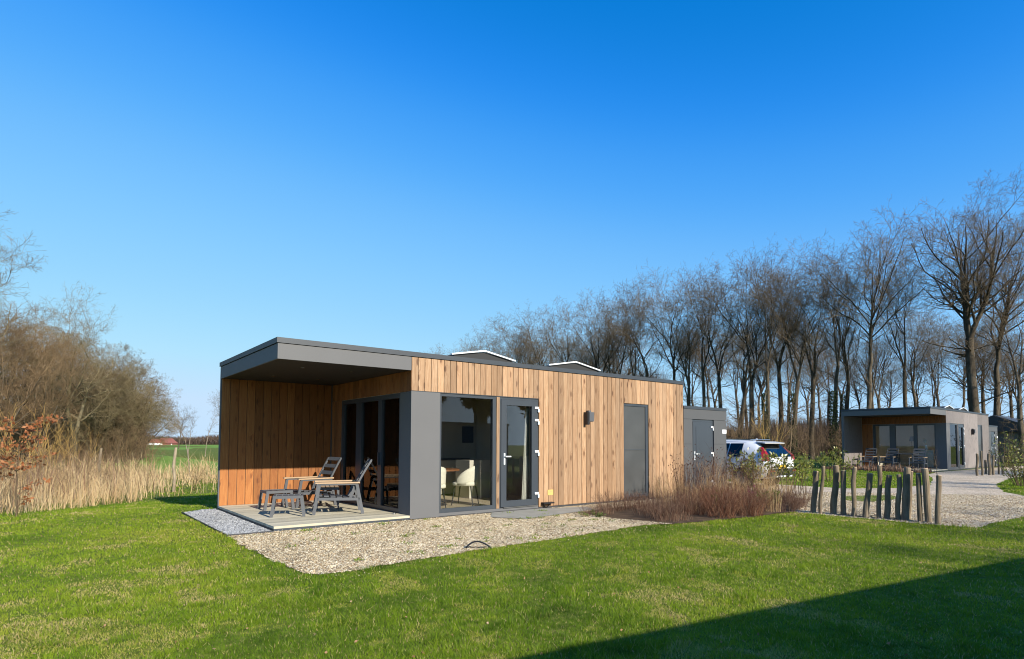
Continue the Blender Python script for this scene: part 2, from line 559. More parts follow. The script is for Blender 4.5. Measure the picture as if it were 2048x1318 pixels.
M['birch'] = bark("birch_bark", (0.16, 0.12, 0.08), (0.36, 0.30, 0.23), (0.52, 0.48, 0.42), 4)
M['postwood'] = bark("stake_wood", (0.12, 0.090, 0.06), (0.26, 0.205, 0.14), (0.48, 0.41, 0.29), 7)
M['ivy'] = leafmat("ivy_leaf", [(0.2, (0.02, 0.035, 0.012)), (0.6, (0.045, 0.075, 0.02)), (0.9, (0.09, 0.14, 0.03))])
M['grass'] = leafmat("grass_blade", [(0.20, (0.045, 0.095, 0.006)), (0.36, (0.14, 0.245, 0.010)), (0.52, (0.27, 0.375, 0.018)), (0.68, (0.40, 0.41, 0.05)), (0.86, (0.62, 0.48, 0.22))], 0.45, 0.55, 0.8, 0.5)
M['straw'] = leafmat("dry_reed", [(0.2, (0.32, 0.18, 0.085)), (0.45, (0.62, 0.42, 0.21)), (0.8, (0.88, 0.69, 0.41))], 0.35, 0.8, 0.5, 0.45)
M['dead'] = leafmat("dead_stem", [(0.2, (0.10, 0.045, 0.028)), (0.5, (0.24, 0.125, 0.080)), (0.82, (0.50, 0.35, 0.24))], 0.2, 0.8, 0.9, 0.45)
M['deadred'] = leafmat("reddish_stem", [(0.2, (0.16, 0.060, 0.032)), (0.5, (0.32, 0.135, 0.075)), (0.85, (0.46, 0.27, 0.16))], 0.2, 0.8, 0.9, 0.3)
M['seed'] = leafmat("seed_head", [(0.2, (0.055, 0.022, 0.014)), (0.8, (0.13, 0.055, 0.035))], 0.05, 0.8)
M['laurel'] = leafmat("laurel_leaf", [(0.2, (0.07, 0.10, 0.012)), (0.5, (0.26, 0.29, 0.035)), (0.8, (0.60, 0.57, 0.14))], 0.35, 0.35, 2.0, 0.3, 0.6)
M['greenleaf'] = leafmat("bed_leaf", [(0.2, (0.06, 0.10, 0.02)), (0.5, (0.16, 0.22, 0.04)), (0.85, (0.36, 0.40, 0.11))], 0.35, 0.5)
M['beechleaf'] = leafmat("dry_beech_leaf", [(0.2, (0.28, 0.085, 0.03)), (0.5, (0.48, 0.17, 0.06)), (0.85, (0.62, 0.30, 0.13))], 0.4, 0.6)
M['heather'] = leafmat("magenta_heather", [(0.2, (0.16, 0.02, 0.06)), (0.8, (0.32, 0.05, 0.14))], 0.3, 0.6)
M['pine'] = leafmat("pine_needle", [(0.2, (0.012, 0.022, 0.010)), (0.8, (0.04, 0.06, 0.022))], 0.15, 0.6)
M['wood_far'] = leafmat("far_wood_twigs", [(0.2, (0.055, 0.036, 0.027)), (0.5, (0.115, 0.075, 0.055)), (0.85, (0.20, 0.14, 0.105))], 0.1, 0.9, 0.05, 0.4)
M['stone'] = stonemat("beige_pebble", [(0.0, (0.26, 0.17, 0.09)), (0.22, (0.50, 0.37, 0.21)), (0.55, (0.72, 0.58, 0.37)), (1.0, (0.90, 0.81, 0.62))])
M['slatestone'] = stonemat("blue_grey_chip", [(0.0, (0.30, 0.31, 0.33)), (0.5, (0.55, 0.56, 0.57)), (1.0, (0.80, 0.80, 0.80))])
M['gravel'] = pebblemat("beige_gravel", [(0.1, (0.24, 0.17, 0.10)), (0.5, (0.54, 0.43, 0.28)), (0.9, (0.78, 0.66, 0.46))], 60)
M['drivegravel'] = pebblemat("fine_gravel", [(0.1, (0.34, 0.26, 0.18)), (0.5, (0.56, 0.45, 0.33)), (0.9, (0.72, 0.61, 0.47))], 38)
M['slate'] = pebblemat("grey_chippings", [(0.1, (0.25, 0.26, 0.28)), (0.5, (0.42, 0.43, 0.45)), (0.9, (0.6, 0.61, 0.62))], 60)
M['soil'] = groundmat("bed_soil", [(5.0, [(0.3, (0.05, 0.034, 0.022)), (0.55, (0.13, 0.085, 0.05)), (0.75, (0.22, 0.15, 0.09))])])
M['lawn'] = groundmat("lawn_ground", [(9.0, [(0.32, (0.07, 0.095, 0.008)), (0.50, (0.14, 0.185, 0.018)), (0.70, (0.30, 0.285, 0.07))]),
                                     (0.55, [(0.3, (0.75, 0.85, 0.7)), (0.7, (1.15, 1.05, 1.1))])], bscale=90, bmp=0.6)
M['field'] = groundmat("field_crop", [(2.0, [(0.3, (0.13, 0.25, 0.028)), (0.7, (0.22, 0.35, 0.055))]),
                                     (0.05, [(0.3, (0.85, 0.95, 0.8)), (0.7, (1.15, 1.05, 1.1))])], bscale=20, bmp=0.4)
M['carpet_leaf'] = leafmat("fallen_leaf", [(0.1, (0.30, 0.13, 0.06)), (0.7, (0.56, 0.36, 0.20)), (0.95, (0.78, 0.66, 0.50))], 0.2, 0.8)

# ------------------------------------------------------------------ ground
bx = np.r_[-700, -400, -200, -100, -60, np.arange(-40, 60, 1.0), 60, 80, 120, 200, 400, 700]
by = np.r_[-300, -150, -80, -50, np.arange(-40, 60, 1.0), 60, 80, 120, 200, 400, 900]
GX, GY = np.meshgrid(bx, by, indexing='ij')
gv = np.stack([GX.ravel(), GY.ravel(), hgt_np(GX.ravel(), GY.ravel())], 1)
ii, jj = np.meshgrid(np.arange(len(bx) - 1), np.arange(len(by) - 1), indexing='ij')
a = (ii * len(by) + jj).ravel()
gf = np.stack([a, a + len(by), a + len(by) + 1, a + 1], 1)
tag(link("ground", fastmesh("ground", gv, gf, M['lawn'], smooth=True)), kind="structure")


def sheet(name, poly, off, mat, step=1.0, kind="structure", thick=0.0):
    bm = bmesh.new()
    vs = [bm.verts.new((x, y, 0)) for x, y in poly]
    bm.faces.new(vs)
    bmesh.ops.triangulate(bm, faces=bm.faces[:])
    xs = [p[0] for p in poly]; ys = [p[1] for p in poly]
    for ax, lo, hi in ((0, min(xs), max(xs)), (1, min(ys), max(ys))):
        k = math.ceil(lo / step) * step
        while k < hi:
            co = [0, 0, 0]; co[ax] = k; no = [0, 0, 0]; no[ax] = 1
            bmesh.ops.bisect_plane(bm, geom=bm.verts[:] + bm.edges[:] + bm.faces[:], plane_co=co, plane_no=no, dist=1e-5)
            k += step
    for v in bm.verts:
        v.co.z = hgt(v.co.x, v.co.y) + off
    bmesh.ops.recalc_face_normals(bm, faces=bm.faces)
    for f in bm.faces:
        if f.normal.z < 0: f.normal_flip()
    me = bpy.data.meshes.new(name)
    bm.to_mesh(me); bm.free()
    o = link(name, me, mat)
    return tag(o, kind=kind)


def wob(poly, amp=0.05, step=0.25, seed=1):
    """ragged hand cut edge"""
    r = random.Random(seed); out = []
    for i in range(len(poly)):
        p, q = Vector(poly[i]), Vector(poly[(i + 1) % len(poly)])
        n = max(1, int((q - p).length / step))
        d = (q - p); nrm = Vector((-d.y, d.x)).normalized() if d.length > 0 else Vector((0, 0))
        for k in range(n):
            w = p + d * (k / n) + nrm * (r.uniform(-amp, amp))
            out.append((w.x, w.y))
    return out


P_GRAVEL = [(-0.66, -0.06), (-0.70, -1.1), (-0.70, -2.2), (-0.66, -3.05), (-0.52, -3.42), (-0.17, -3.40), (0.43, -3.35), (1.17, -3.27), (2.03, -3.17), (2.93, -3.14),
            (4.0, -3.08), (5.3, -2.95), (5.75, -3.14), (5.5, -2.0), (5.6, -1.0), (7.0, -0.75), (10.4, -0.6), (12.4, -0.6), (12.4, -0.005), (0.0, -0.005)]
P_GRAVEL_E = wob(P_GRAVEL[:12], 0.05, 0.14, 3) + P_GRAVEL[12:]
P_GRAVEL_M = wob(P_GRAVEL[:12], 0.06, 0.16, 13) + P_GRAVEL[12:]
P_STRAY = [(-0.9, -0.4), (-0.95, -2.5), (-0.85, -3.4), (-0.5, -3.75), (1.2, -3.6), (3.0, -3.45), (5.6, -3.35), (5.4, -2.8), (3, -2.95), (1, -3.1), (-0.2, -3.2), (-0.5, -2.8), (-0.55, -0.4)]
P_SLATE = [(-0.66, 3.62), (-0.68, -0.05), (-0.005, -0.05), (-0.005, 3.98), (-0.25, 3.98)]
P_BED = [(5.40, -0.95), (5.30, -1.9), (5.25, -2.7), (5.62, -3.2), (6.47, -3.28), (7.59, -3.40), (8.6, -3.46), (9.3, -3.50), (9.9, -3.3), (10.8, -3.0), (12.5, -2.2), (12.6, -0.35), (9, -0.55), (7, -0.75)]
P_DRIVE = [(9.30, -3.45), (9.32, -4.6), (9.36, -6.0), (9.55, -6.47), (10.9, -6.50), (12.4, -6.6), (14.5, -7.6), (17.5, -9.0), (20, -9.0), (17.9, -5.6), (19.3, -4.7),
           (22.0, -3.9), (26, -3.35), (32, -3.3), (45, -3.6), (45, 0.1), (29.8, 0.05), (27.0, -0.4), (24, -1.5), (20.8, -2.4), (18.6, -2.2), (17.1, -1.2), (17.3, 7), (12.7, 7), (12.6, -0.35), (12.5, -2.2), (10.8, -3.0), (9.9, -3.3)]
P_ISLAND = [(12.8, -3.0), (14.1, -2.5), (15.4, -3.1), (14.6, -3.7), (13.0, -3.6)]
P_CONC = [(3.72, -0.62), (4.16, -0.03), (5.5, -0.03), (6.5, -0.35), (6.2, -0.85), (5.1, -1.02), (4.1, -1.2)]
P_HOUSE = [(0, 0), (12.46, 0), (12.46, 3.9), (0, 3.9)]
P_CAB2 = [(29.2, -0.1), (42.2, 0), (42.2, 4.4), (29.2, 4.4)]
sheet("gravel_bed", P_GRAVEL_E, 0.006, M['gravel'])
sheet("slate_chippings_bed", P_SLATE, 0.008, M['slate'])
sheet("planting_bed", wob(P_BED, 0.06, 0.25, 5), 0.012, M['soil'])
sheet("driveway", P_DRIVE[:1] + wob(P_DRIVE[1:25], 0.05, 0.4, 8) + P_DRIVE[25:], 0.004, M['drivegravel'])
sheet("grass_island", wob(P_ISLAND, 0.05, 0.3, 9), 0.016, M['lawn'])
sheet("concrete_path", P_CONC, 0.022, M['concrete'])
# crop field beyond the reeds and the pale headland
sheet("field", [at(-900, 34)[:2], at(-200, 30)[:2], at(520, 29)[:2], at(900, 42)[:2], at(1300, 260)[:2], at(600, 330)[:2], at(-2500, 330)[:2]], 0.03, M['field'], 40)


def stones(name, poly, n, rmin, rmax, mat, parent=None, zoff=0.006, seed=1):
    r = np.random.default_rng(seed)
    xs = [p[0] for p in poly]; ys = [p[1] for p in poly]
    x = r.uniform(min(xs), max(xs), n); y = r.uniform(min(ys), max(ys), n)
    k = inpoly(x, y, poly); x, y = x[k], y[k]; n = len(x)
    rad = r.uniform(rmin, rmax, n) * r.uniform(0.7, 1.2, n)
    octa = np.array([(1, 0, 0), (0, 1, 0), (-1, 0, 0), (0, -1, 0), (0, 0, 0.62), (0, 0, -0.5)], float)
    ang = r.uniform(0, 6.28, n); c, s = np.cos(ang), np.sin(ang)
    sx = rad * r.uniform(0.8, 1.4, n)
    P = np.empty((n, 6, 3))
    ox = octa[None, :, 0] * sx[:, None]; oy = octa[None, :, 1] * rad[:, None]
    P[:, :, 0] = x[:, None] + ox * c[:, None] - oy * s[:, None]
    P[:, :, 1] = y[:, None] + ox * s[:, None] + oy * c[:, None]
    tilt = r.normal(0, 0.35, (n, 2))
    P[:, :, 2] = (hgt_np(x, y) + zoff + r.uniform(0.0, 0.006, n))[:, None] + octa[None, :, 2] * rad[:, None] + ox * tilt[:, :1] + oy * tilt[:, 1:]
    F = np.array([(0, 1, 4), (1, 2, 4), (2, 3, 4), (3, 0, 4), (1, 0, 5), (2, 1, 5), (3, 2, 5), (0, 3, 5)][:4])
    faces = (F[None] + (np.arange(n) * 6)[:, None, None]).reshape(-1, 3)
    tint = np.repeat(r.uniform(0, 1, n), 6)
    o = link(name, fastmesh(name, P.reshape(-1, 3), faces, mat, tint), None, parent)
    return tag(o, kind="stuff")


tag(stones("beige_gravel_stones", P_GRAVEL_E, 200000, 0.006, 0.0145, M['stone'], seed=2), "loose beige and cream pebbles covering the bed in front of the cabin", "gravel")
tag(stones("stray_stones", P_STRAY, 700, 0.005, 0.011, M['stone'], zoff=0.008, seed=22), "stray pebbles kicked into the grass along the gravel edge", "gravel")
tag(stones("slate_chippings", P_SLATE, 14000, 0.007, 0.014, M['slatestone'], seed=3), "pale blue grey stone chippings beside the left edge of the deck", "gravel")
near_drive = [p for p in P_DRIVE[:6]] + [(16.5, -8), (18, -5), (15, -1.5), (12.6, -1.2), (12.5, -2.2), (10.8, -3.0), (9.9, -3.3)]
tag(stones("drive_gravel_stones", near_drive, 70000, 0.008, 0.015, M['stone'], seed=4), "fine pale gravel lying loose on the drive behind the stakes", "gravel")
# metal edging strip between the two gravels and at the lawn edge
m = MB(); m.box(-0.69, -0.02, -0.062, -0.050, 0, 0.03); m.box(-0.692, -0.680, -0.05, 3.62, -0.01, 0.03)
tag(m.build("edging_strip", M['plinth']), "thin dark edging strip between slate chippings, gravel and lawn", "edging")


# ------------------------------------------------------------------ value noise for planting
def vnoise(x, y, sc, seed):
    r = np.random.default_rng(seed); g = r.uniform(0, 1, (256, 256))
    x = x / sc + 1000; y = y / sc + 1000
    xi = np.floor(x).astype(int); yi = np.floor(y).astype(int)
    fx = x - xi; fy = y - yi
    fx = fx * fx * (3 - 2 * fx); fy = fy * fy * (3 - 2 * fy)
    G = lambda a, b: g[a & 255, b & 255]
    return (G(xi, yi) * (1 - fx) + G(xi + 1, yi) * fx) * (1 - fy) + (G(xi, yi + 1) * (1 - fx) + G(xi + 1, yi + 1) * fx) * fy


REED = [(-14, -6), (-8, 0.6), (-4.6, 4.0), (-3.2, 5.2), (-2.45, 7.2), (-1.6, 8.4), (-0.4, 9.7), (0.6, 10.9), (3.0, 11.6), (8, 12.5), (9, 20), (-2, 24), (-14, 22), (-26, 8)]


def gpt_(u, v):
    a = (u - 1024) / FPX; b = -(v - 659 - 172.365) / FPX
    a, b = a * _cr - b * _sr, a * _sr + b * _cr
    q = _F + _rt * a + _U * b; p = CAM + q * (-CAM.z / q.z)
    return (p.x, p.y)


WORN = [(gpt_(u, v), r_) for u, v, r_ in ((402, 1272, .11), (525, 1258, .16), (632, 1228, .15), (690, 1212, .09), (320, 1298, .10), (470, 1248, .12), (835, 1270, .13), (880, 1232, .10), (760, 1285, .10), (1075, 1218, .07),
        (380, 1180, .14), (270, 1225, .12), (600, 1180, .12), (1180, 1260, .09), (1300, 1110, .12), (1545, 1180, .10), (1630, 1192, .07), (150, 1170, .16), (1010, 1150, .15), (60, 1235, .13), (1420, 1130, .14))]


def blades(n, seed=5):
    r = np.random.default_rng(seed)
    th = YAW + r.uniform(-0.86, 0.86, n)
    rr = np.exp(r.uniform(math.log(2.4), math.log(34), n))
    x = CAM.x + np.cos(th) * rr; y = CAM.y + np.sin(th) * rr
    keep = np.ones(n, bool)
    for p in (P_GRAVEL_M, P_SLATE, P_BED, P_HOUSE, P_CAB2, P_CONC):
        keep &= ~inpoly(x, y, p)
    keep &= ~(inpoly(x, y, P_DRIVE) & ~inpoly(x, y, P_ISLAND))
    inr = inpoly(x, y, REED)
    keep &= ~inr | (r.uniform(0, 1, n) < 0.3)
    x, y, rr, inr = x[keep], y[keep], rr[keep], inr[keep]
    n = len(x)
    n1 = vnoise(x, y, 0.55, 1); n2 = vnoise(x, y, 0.17, 2); n3 = vnoise(x, y, 1.7, 3); n4 = vnoise(x, y, 0.30, 4)
    dry = (n1 * 0.5 + n4 * 0.3 + n2 * 0.2)
    bare = (dry > 0.66)
    for (sx_, sy_), sr_ in WORN:
        q = np.hypot((x - sx_) * 0.8 + (y - sy_) * 0.35, (y - sy_) * 1.3 - (x - sx_) * 0.4) / sr_ + 0.7 * (n2 - 0.5)
        bare |= q < 0.8
        dry = np.where(q < 1.5, dry + 0.14 * (1.5 - np.clip(q, 0.5, 1.5)), dry)
    h = (0.010 + 0.018 * n2 + 0.010 * n1) * r.uniform(0.6, 1.35, n)
    h = np.where(bare, h * 0.6, h)
    tuft = (vnoise(x, y, 0.35, 7) > 0.83) & (vnoise(x, y, 2.3, 8) > 0.5)
    h = np.where(tuft, h * 1.8, h)
    h *= (1 + rr / 60)
    w = 0.0020 * np.maximum(1.0, rr / 3.6) * r.uniform(0.7, 1.3, n)
    ang = r.uniform(0, 6.283, n)
    lean = r.normal(0, 0.8, n); la = r.uniform(0, 6.283, n)
    z = hgt_np(x, y) - 0.002
    P = np.empty((n, 3, 3))
    P[:, 0, 0] = x - np.cos(ang) * w; P[:, 0, 1] = y - np.sin(ang) * w; P[:, 0, 2] = z
    P[:, 1, 0] = x + np.cos(ang) * w; P[:, 1, 1] = y + np.sin(ang) * w; P[:, 1, 2] = z
    P[:, 2, 0] = x + np.cos(la) * lean * h; P[:, 2, 1] = y + np.sin(la) * lean * h; P[:, 2, 2] = z + h
    n5 = vnoise(x, y, 0.08, 14)
    tint = 0.07 + 0.44 * dry + 0.29 * r.beta(1.8, 2.6, n) + 0.30 * (n3 - 0.5) + 0.30 * (n5 - 0.5) + 0.20 * (vnoise(x, y, 4.5, 21) - 0.5)
    tint = np.where(r.uniform(0, 1, n) < 0.06, 1.25, tint)
    tint = np.where(bare & (r.uniform(0, 1, n) < 0.62), tint + 0.5, tint)
    tint = np.where(tuft, tint - 0.05, tint)
    F = np.arange(n * 3).reshape(-1, 3)
    return fastmesh("lawn_grass", P.reshape(-1, 3), F, M['grass'], np.repeat(tint, 3))


tag(link("lawn_grass", blades(900000)), "short mown green lawn with yellowish patches all round the cabin", "grass", kind="stuff")


def tufts(seed=50):
    r = np.random.default_rng(seed)
    V = []; T = []
    spots = [gpt_(u, v) for u, v in ((560, 1210), (620, 1212), (660, 1206), (100, 1290), (60, 1275), (180, 1262), (320, 1120), (230, 1080), (420, 1150), (700, 1248), (1010, 1205), (1250, 1235), (1330, 1160), (1540, 1150), (1480, 1235), (880, 1275), (30, 1060), (90, 1052), (1650, 1130), (520, 1175))]
    for (cx, cy) in spots:
        n = 150
        x = cx + r.normal(0, .10, n); y = cy + r.normal(0, .07, n); a = r.uniform(0, 6.28, n); L = r.uniform(.05, .12, n); z = r.uniform(0.25, 0.8, n)
        w = 0.0028; pa = a + 1.57
        z0 = hgt_np(x, y)
        V.append(np.stack([np.stack([x - np.cos(pa) * w, y - np.sin(pa) * w, z0], 1), np.stack([x + np.cos(pa) * w, y + np.sin(pa) * w, z0], 1), np.stack([x + np.cos(a) * L, y + np.sin(a) * L, z0 + L * z], 1)], 1).reshape(-1, 3))
        T.append(np.repeat(r.uniform(0.25, 0.8, n), 3))
    V = np.concatenate(V)
    return fastmesh("grass_tufts", V, np.arange(len(V)).reshape(-1, 3), M['grass'], np.concatenate(T))


def gpt_(u, v):
    a = (u - 1024) / FPX; b = -(v - 659 - 172.365) / FPX
    a, b = a * _cr - b * _sr, a * _sr + b * _cr
    q = _F + _rt * a + _U * b; p = CAM + q * (-CAM.z / q.z)
    return (p.x, p.y)


tag(link("grass_tufts", tufts()), "coarser star shaped grass tufts scattered through the lawn", "grass", kind="stuff")


# ------------------------------------------------------------------ cabins
def plank_mesh(w, h, d=0.022, ch=0.004, name="plank"):
    """board, local x 0..w, z 0..h, front face at y=0 with chamfered long edges"""
    mb = MB()
    prof = [(0, d), (0, ch), (ch, 0), (w - ch, 0), (w, ch), (w, d)]
    vs = [(x, y, 0) for x, y in prof] + [(x, y, h) for x, y in prof]
    n = len(prof)
    fs = [tuple(range(n)), tuple(range(2 * n - 1, n - 1, -1))] + [(i, (i + 1) % n, (i + 1) % n + n, i + n) for i in range(n)]
    mb.add(vs, fs)
    return mb


def clad(parent, x0, x1, z0, z1, npl, mat, fine, y=0.0, axis='X', gap=0.008):
    """row of vertical boards; axis X: face looks -Y at y. axis Y: face looks -X, runs along y from x0 to x1 at x=y"""
    w = (x1 - x0) / npl
    if fine:
        me = plank_mesh(w - gap, z1 - z0).mesh("plank", mat)
        if axis == 'Y':
            mt = Matrix(((0, 1, 0, 0), (1, 0, 0, 0), (0, 0, 1, 0), (0, 0, 0, 1)))
            me.transform(mt); me.flip_normals()
        for i in range(npl):
            o = link("plank", me, None, parent)
            j = rnd.uniform(-0.0015, 0.0015)
            o.location = (x0 + i * w + gap / 2, y + j, z0) if axis == 'X' else (y + j, x0 + i * w + gap / 2, z0)
    else:
        mb = MB()
        for i in range(npl):
            a, b = x0 + i * w + gap / 2, x0 + (i + 1) * w - gap / 2
            if axis == 'X': mb.box(a, b, y, y + 0.022, z0, z1)
            else: mb.box(y, y + 0.022, a, b, z0, z1)
        mb.build("cladding_boards", mat, parent, kind="stuff")


def door_handle(parent, x, y, z, direction=1, s=1.0):
    h = MB(); h.box(x - 0.018, x + 0.018, y - 0.014, y, z - 0.12, z + 0.11)
    h.box(x - 0.010, x + 0.010, y - 0.055, y - 0.0135, z + 0.035, z + 0.055)
    h.box(x - 0.012 if direction > 0 else x - 0.13, x + 0.13 if direction > 0 else x + 0.012, y - 0.068, y - 0.0545, z + 0.032, z + 0.056)
    return h.build("door_handle", M['white_metal'], parent)


def hinge(parent, x, y, z):
    h = MB(); h.box(x - 0.085, x + 0.02, y - 0.02, y, z, z + 0.045); h.box(x - 0.005, x + 0.028, y - 0.026, y - 0.0, z - 0.07, z + 0.0)
    return h.build("hinge", M['white'], parent)


def cabin(root, fine, plank, terr, terr_y, L1=2.367, L2=10.45, WD=3.88):
    H = 3.05
    # deck
    dk = MB().box(0.012, 2.365, 0.012, 3.80, 0.004, 0.046).build("deck", M['plinth'], root)
    for i in range(26):
        w = 3.79 / 26
        me = deck_me
        o = link("deck_board", me, None, dk); o.location = (0.0, i * w, 0.047)
    MB().box(0.0, 2.36, -0.004, 0.008, 0.008, 0.046).build("deck_edge", M['frame'], dk)
    for i in range(9):
        sc = MB().box(0, 0.014, -0.009, -0.0045, 0, 0.014).build("bolt", M['steel'], dk); sc.location = (0.12 + i * 0.26, 0, 0.022)
    # rear (field side) wall: outer panel and inner boards
    bw = MB().box(0, L2, WD - 0.075, WD, 0.0, 2.955).build("rear_wall", M['panel'], root)
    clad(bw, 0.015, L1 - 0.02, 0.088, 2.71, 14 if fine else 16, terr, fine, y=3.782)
    # fascia and soffit
    MB().box(0.0, 0.03, 0.0, WD - 0.078, 2.71, 2.955).build("fascia", M['panel'], root)
    MB().box(0.0305, L1 - 0.003, 0.0, 0.03, 2.71, 2.955).build("fascia", M['panel'], root)
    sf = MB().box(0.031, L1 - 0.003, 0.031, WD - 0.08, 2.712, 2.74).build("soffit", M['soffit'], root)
    for x, y in ((0.7, 0.9), (1.6, 0.9), (0.7, 2.6), (1.6, 2.6)):
        MB().tube([(x, y, 2.704), (x, y, 2.713)], 0.045, 14).build("spotlight", M['steel'], sf)
    # roof
    MB().box(0.03, L2 - 0.03, 0.03, WD - 0.03, 2.96, 3.0).build("roof", M['roof'], root)
    e = 0.018
    for (a, b, c, d) in ((-e, 5.2, -e, 0.02), (5.204, L2 + e, -e, 0.02), (-e, L2 + e, WD - 0.02, WD + e), (-e, 0.02, 0.021, WD - 0.021), (L2 - 0.02, L2 + e, 0.021, WD - 0.021)):
        MB().box(a, b, c, d, 2.965, H).build("roof_edge", M['trim'], root)
    MB().box(0.012, L2 - 0.012, 0.012, WD - 0.012, 2.9551, 2.965).build("roof_gap", M['backing'], root)
    # roof lights (low gables, ridge along Y)
    for (xa, xp, xb) in ((3.43, 4.21, 5.0), (5.99, 6.80, 7.60)):
        rl = MB(); zb, zp = 3.155, 3.285
        y0, y1 = 0.34, 3.3
        rl.prism([(xa + 0.06, 2.99), (xb - 0.06, 2.99), (xb - 0.06, zb), (xp, zp - 0.025), (xa + 0.06, zb)], y0, y1)
        g = rl.build("roof_light", M['gable'], root)
        for p, q in (((xa - 0.02, zb - 0.01), (xp, zp)), ((xb + 0.02, zb - 0.01), (xp, zp))):
            t_ = MB()
            t_.bar((p[0], y0 - 0.02, p[1]), (q[0], y0 - 0.02, q[1]), 0.05, 0.03)
            t_.build("verge_trim", M['white_metal'], g)
            MB().bar((p[0], y1 + 0.02, p[1]), (q[0], y1 + 0.02, q[1]), 0.05, 0.036).build("verge_trim", M['white_metal'], g)
    # ---- terrace end wall (faces -X) at x = L1
    tw = MB()
    tw.box(L1 + 0.024, L1 + 0.12, 0.10, WD - 0.08, 2.33, 2.71)
    tw.box(L1 + 0.024, L1 + 0.12, 3.25, WD - 0.08, 0.05, 2.33)
    tw = tw.build("terrace_wall", M['intwall'], root)
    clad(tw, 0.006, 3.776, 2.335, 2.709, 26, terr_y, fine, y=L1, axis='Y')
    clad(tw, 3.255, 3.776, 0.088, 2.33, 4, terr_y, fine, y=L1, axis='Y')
    # corner panels (return of the grey facing)
    MB().box(L1, L1 + 0.03, 0.031, 0.44, 0.02, 2.33).build("corner_panel", M['panel'], root)
    MB().box(L1, 2.975, 0.0, 0.03, 0.02, 2.33).build("corner_panel", M['panel'], root)
    MB().box(L1 + 0.031, L1 + 0.12, 0.10, 0.44, 0.05, 2.329).build("corner_core", M['intwall'], root)
    MB().box(L1 + 0.12, 2.975, 0.0315, 0.12, 0.05, 2.329).build("corner_core", M['intwall'], root)
    # sliding glass: frame + three panes
    xf = L1 + 0.02
    fr = MB()
    fr.box(xf, xf + 0.09, 0.441, 3.249, 2.24, 2.329); fr.box(xf, xf + 0.09, 0.441, 3.249, 0.088, 0.165)
    for a, b in ((0.441, 0.50), (1.24, 1.40), (2.20, 2.47), (3.14, 3.249)):
        fr.box(xf + 0.001, xf + 0.089, a, b, 0.1655, 2.2395)
    fr = fr.build("sliding_door", M['frame'], root)
    for a, b in ((0.50, 1.24), (1.40, 2.20), (2.47, 3.14)):
        MB().box(xf + 0.04, xf + 0.048, a, b, 0.165, 2.24).build("glass_pane", M['glass'], fr)
    h = MB(); h.box(xf - 0.04, xf - 0.0005, 1.30, 1.33, 0.95, 1.20); h.build("pull_handle", M['frame'], fr)
    h = MB(); h.tube([(2.24, 0.36, 0.087), (2.24, 0.36, 0.115)], 0.03, 12); h.build("door_stop", M['steel'], root)
    # ---- front wall
    fwall = MB()
    fwall.box(L1 + 0.05, 5.42, 0.03, 0.12, 2.35, 2.95)
    fwall.box(5.42, 8.10, 0.03, 0.12, 0.05, 2.95)
    fwall.box(8.10, 9.03, 0.03, 0.12, 2.37, 2.95)
    fwall.box(8.10, 9.03, 0.03, 0.12, 0.02, 0.16)
    fwall.box(9.03, L2 - 0.02, 0.03, 0.12, 0.05, 2.95)
    fwall = fwall.build("front_wall", M['backing'], root)
    clad(fwall, L1, 5.41, 2.345, 2.953, 22, plank, fine)
    clad(fwall, 5.413, 8.105, 0.055, 2.953, 19, plank, fine)
    clad(fwall, 8.108, 9.02, 2.37, 2.953, 6, plank, fine)
    clad(fwall, 9.023, L2, 0.055, 2.953, 10, plank, fine)
    MB().box(L1 + 0.5, L2 + 0.0, 0.012, 0.10, 0.0, 0.05).build("plinth", M['plinth'], root)
    # flashing line at the foot of the short boards
    MB().box(L1 + 0.001, 5.41, 0.004, 0.0295, 2.331, 2.344).build("drip_flashing", M['trim'], root)
    # big window
    f = MB()
    f.box(2.976, 4.30, 0.02, 0.10, 2.275, 2.33); f.box(2.976, 4.30, 0.02, 0.10, 0.085, 0.16)
    f.box(2.976, 3.02, 0.021, 0.099, 0.1605, 2.2745); f.box(4.215, 4.30, 0.021, 0.099, 0.1605, 2.2745)
    win = f.build("window", M['frame'], root)
    MB().box(3.02, 4.215, 0.055, 0.063, 0.16, 2.275).build("glass_pane", M['glass'], win)
    MB().box(2.976, 5.40, 0.004, 0.06, 0.03, 0.083).build("window_sill", M['panel'], root)
    MB().box(4.47, 5.36, -0.02, 0.02, 0.083, 0.10).build("threshold", M['steel'], root)
    # wooden strip between window and door
    st = link("wood_strip", plank_mesh(0.075, 2.24).mesh("wood_strip", plank), None, root); st.location = (4.303, 0.006, 0.085)
    MB().box(4.30, 4.385, 0.03, 0.10, 0.085, 2.33).build("mullion", M['backing'], root)
    # glazed door
    f = MB()
    f.box(4.386, 5.41, 0.02, 0.10, 2.285, 2.33)
    f.box(4.386, 4.415, 0.021, 0.099, 0.0835, 2.2845); f.box(5.365, 5.41, 0.021, 0.099, 0.0835, 2.2845)
    df = f.build("door_frame", M['frame'], root)
    f = MB()
    f.box(4.418, 5.362, 0.006, 0.075, 2.17, 2.282); f.box(4.418, 5.362, 0.006, 0.075, 0.103, 0.225)
    f.box(4.418, 4.555, 0.0065, 0.0745, 0.2255, 2.1695); f.box(5.225, 5.362, 0.0065, 0.0745, 0.2255, 2.1695)
    dr = f.build("door", M['frame'], root)
    MB().box(4.555, 5.225, 0.045, 0.053, 0.225, 2.17).build("glass_pane", M['glass'], dr)
    door_handle(dr, 4.495, 0.006, 1.08)
    for z in (2.12, 1.86, 1.20, 0.32): hinge(dr, 5.385, 0.006, z)
    # small window with screen
    f = MB()
    f.box(8.11, 9.02, 0.02, 0.10, 2.31, 2.365); f.box(8.11, 9.02, 0.02, 0.10, 0.10, 0.165)
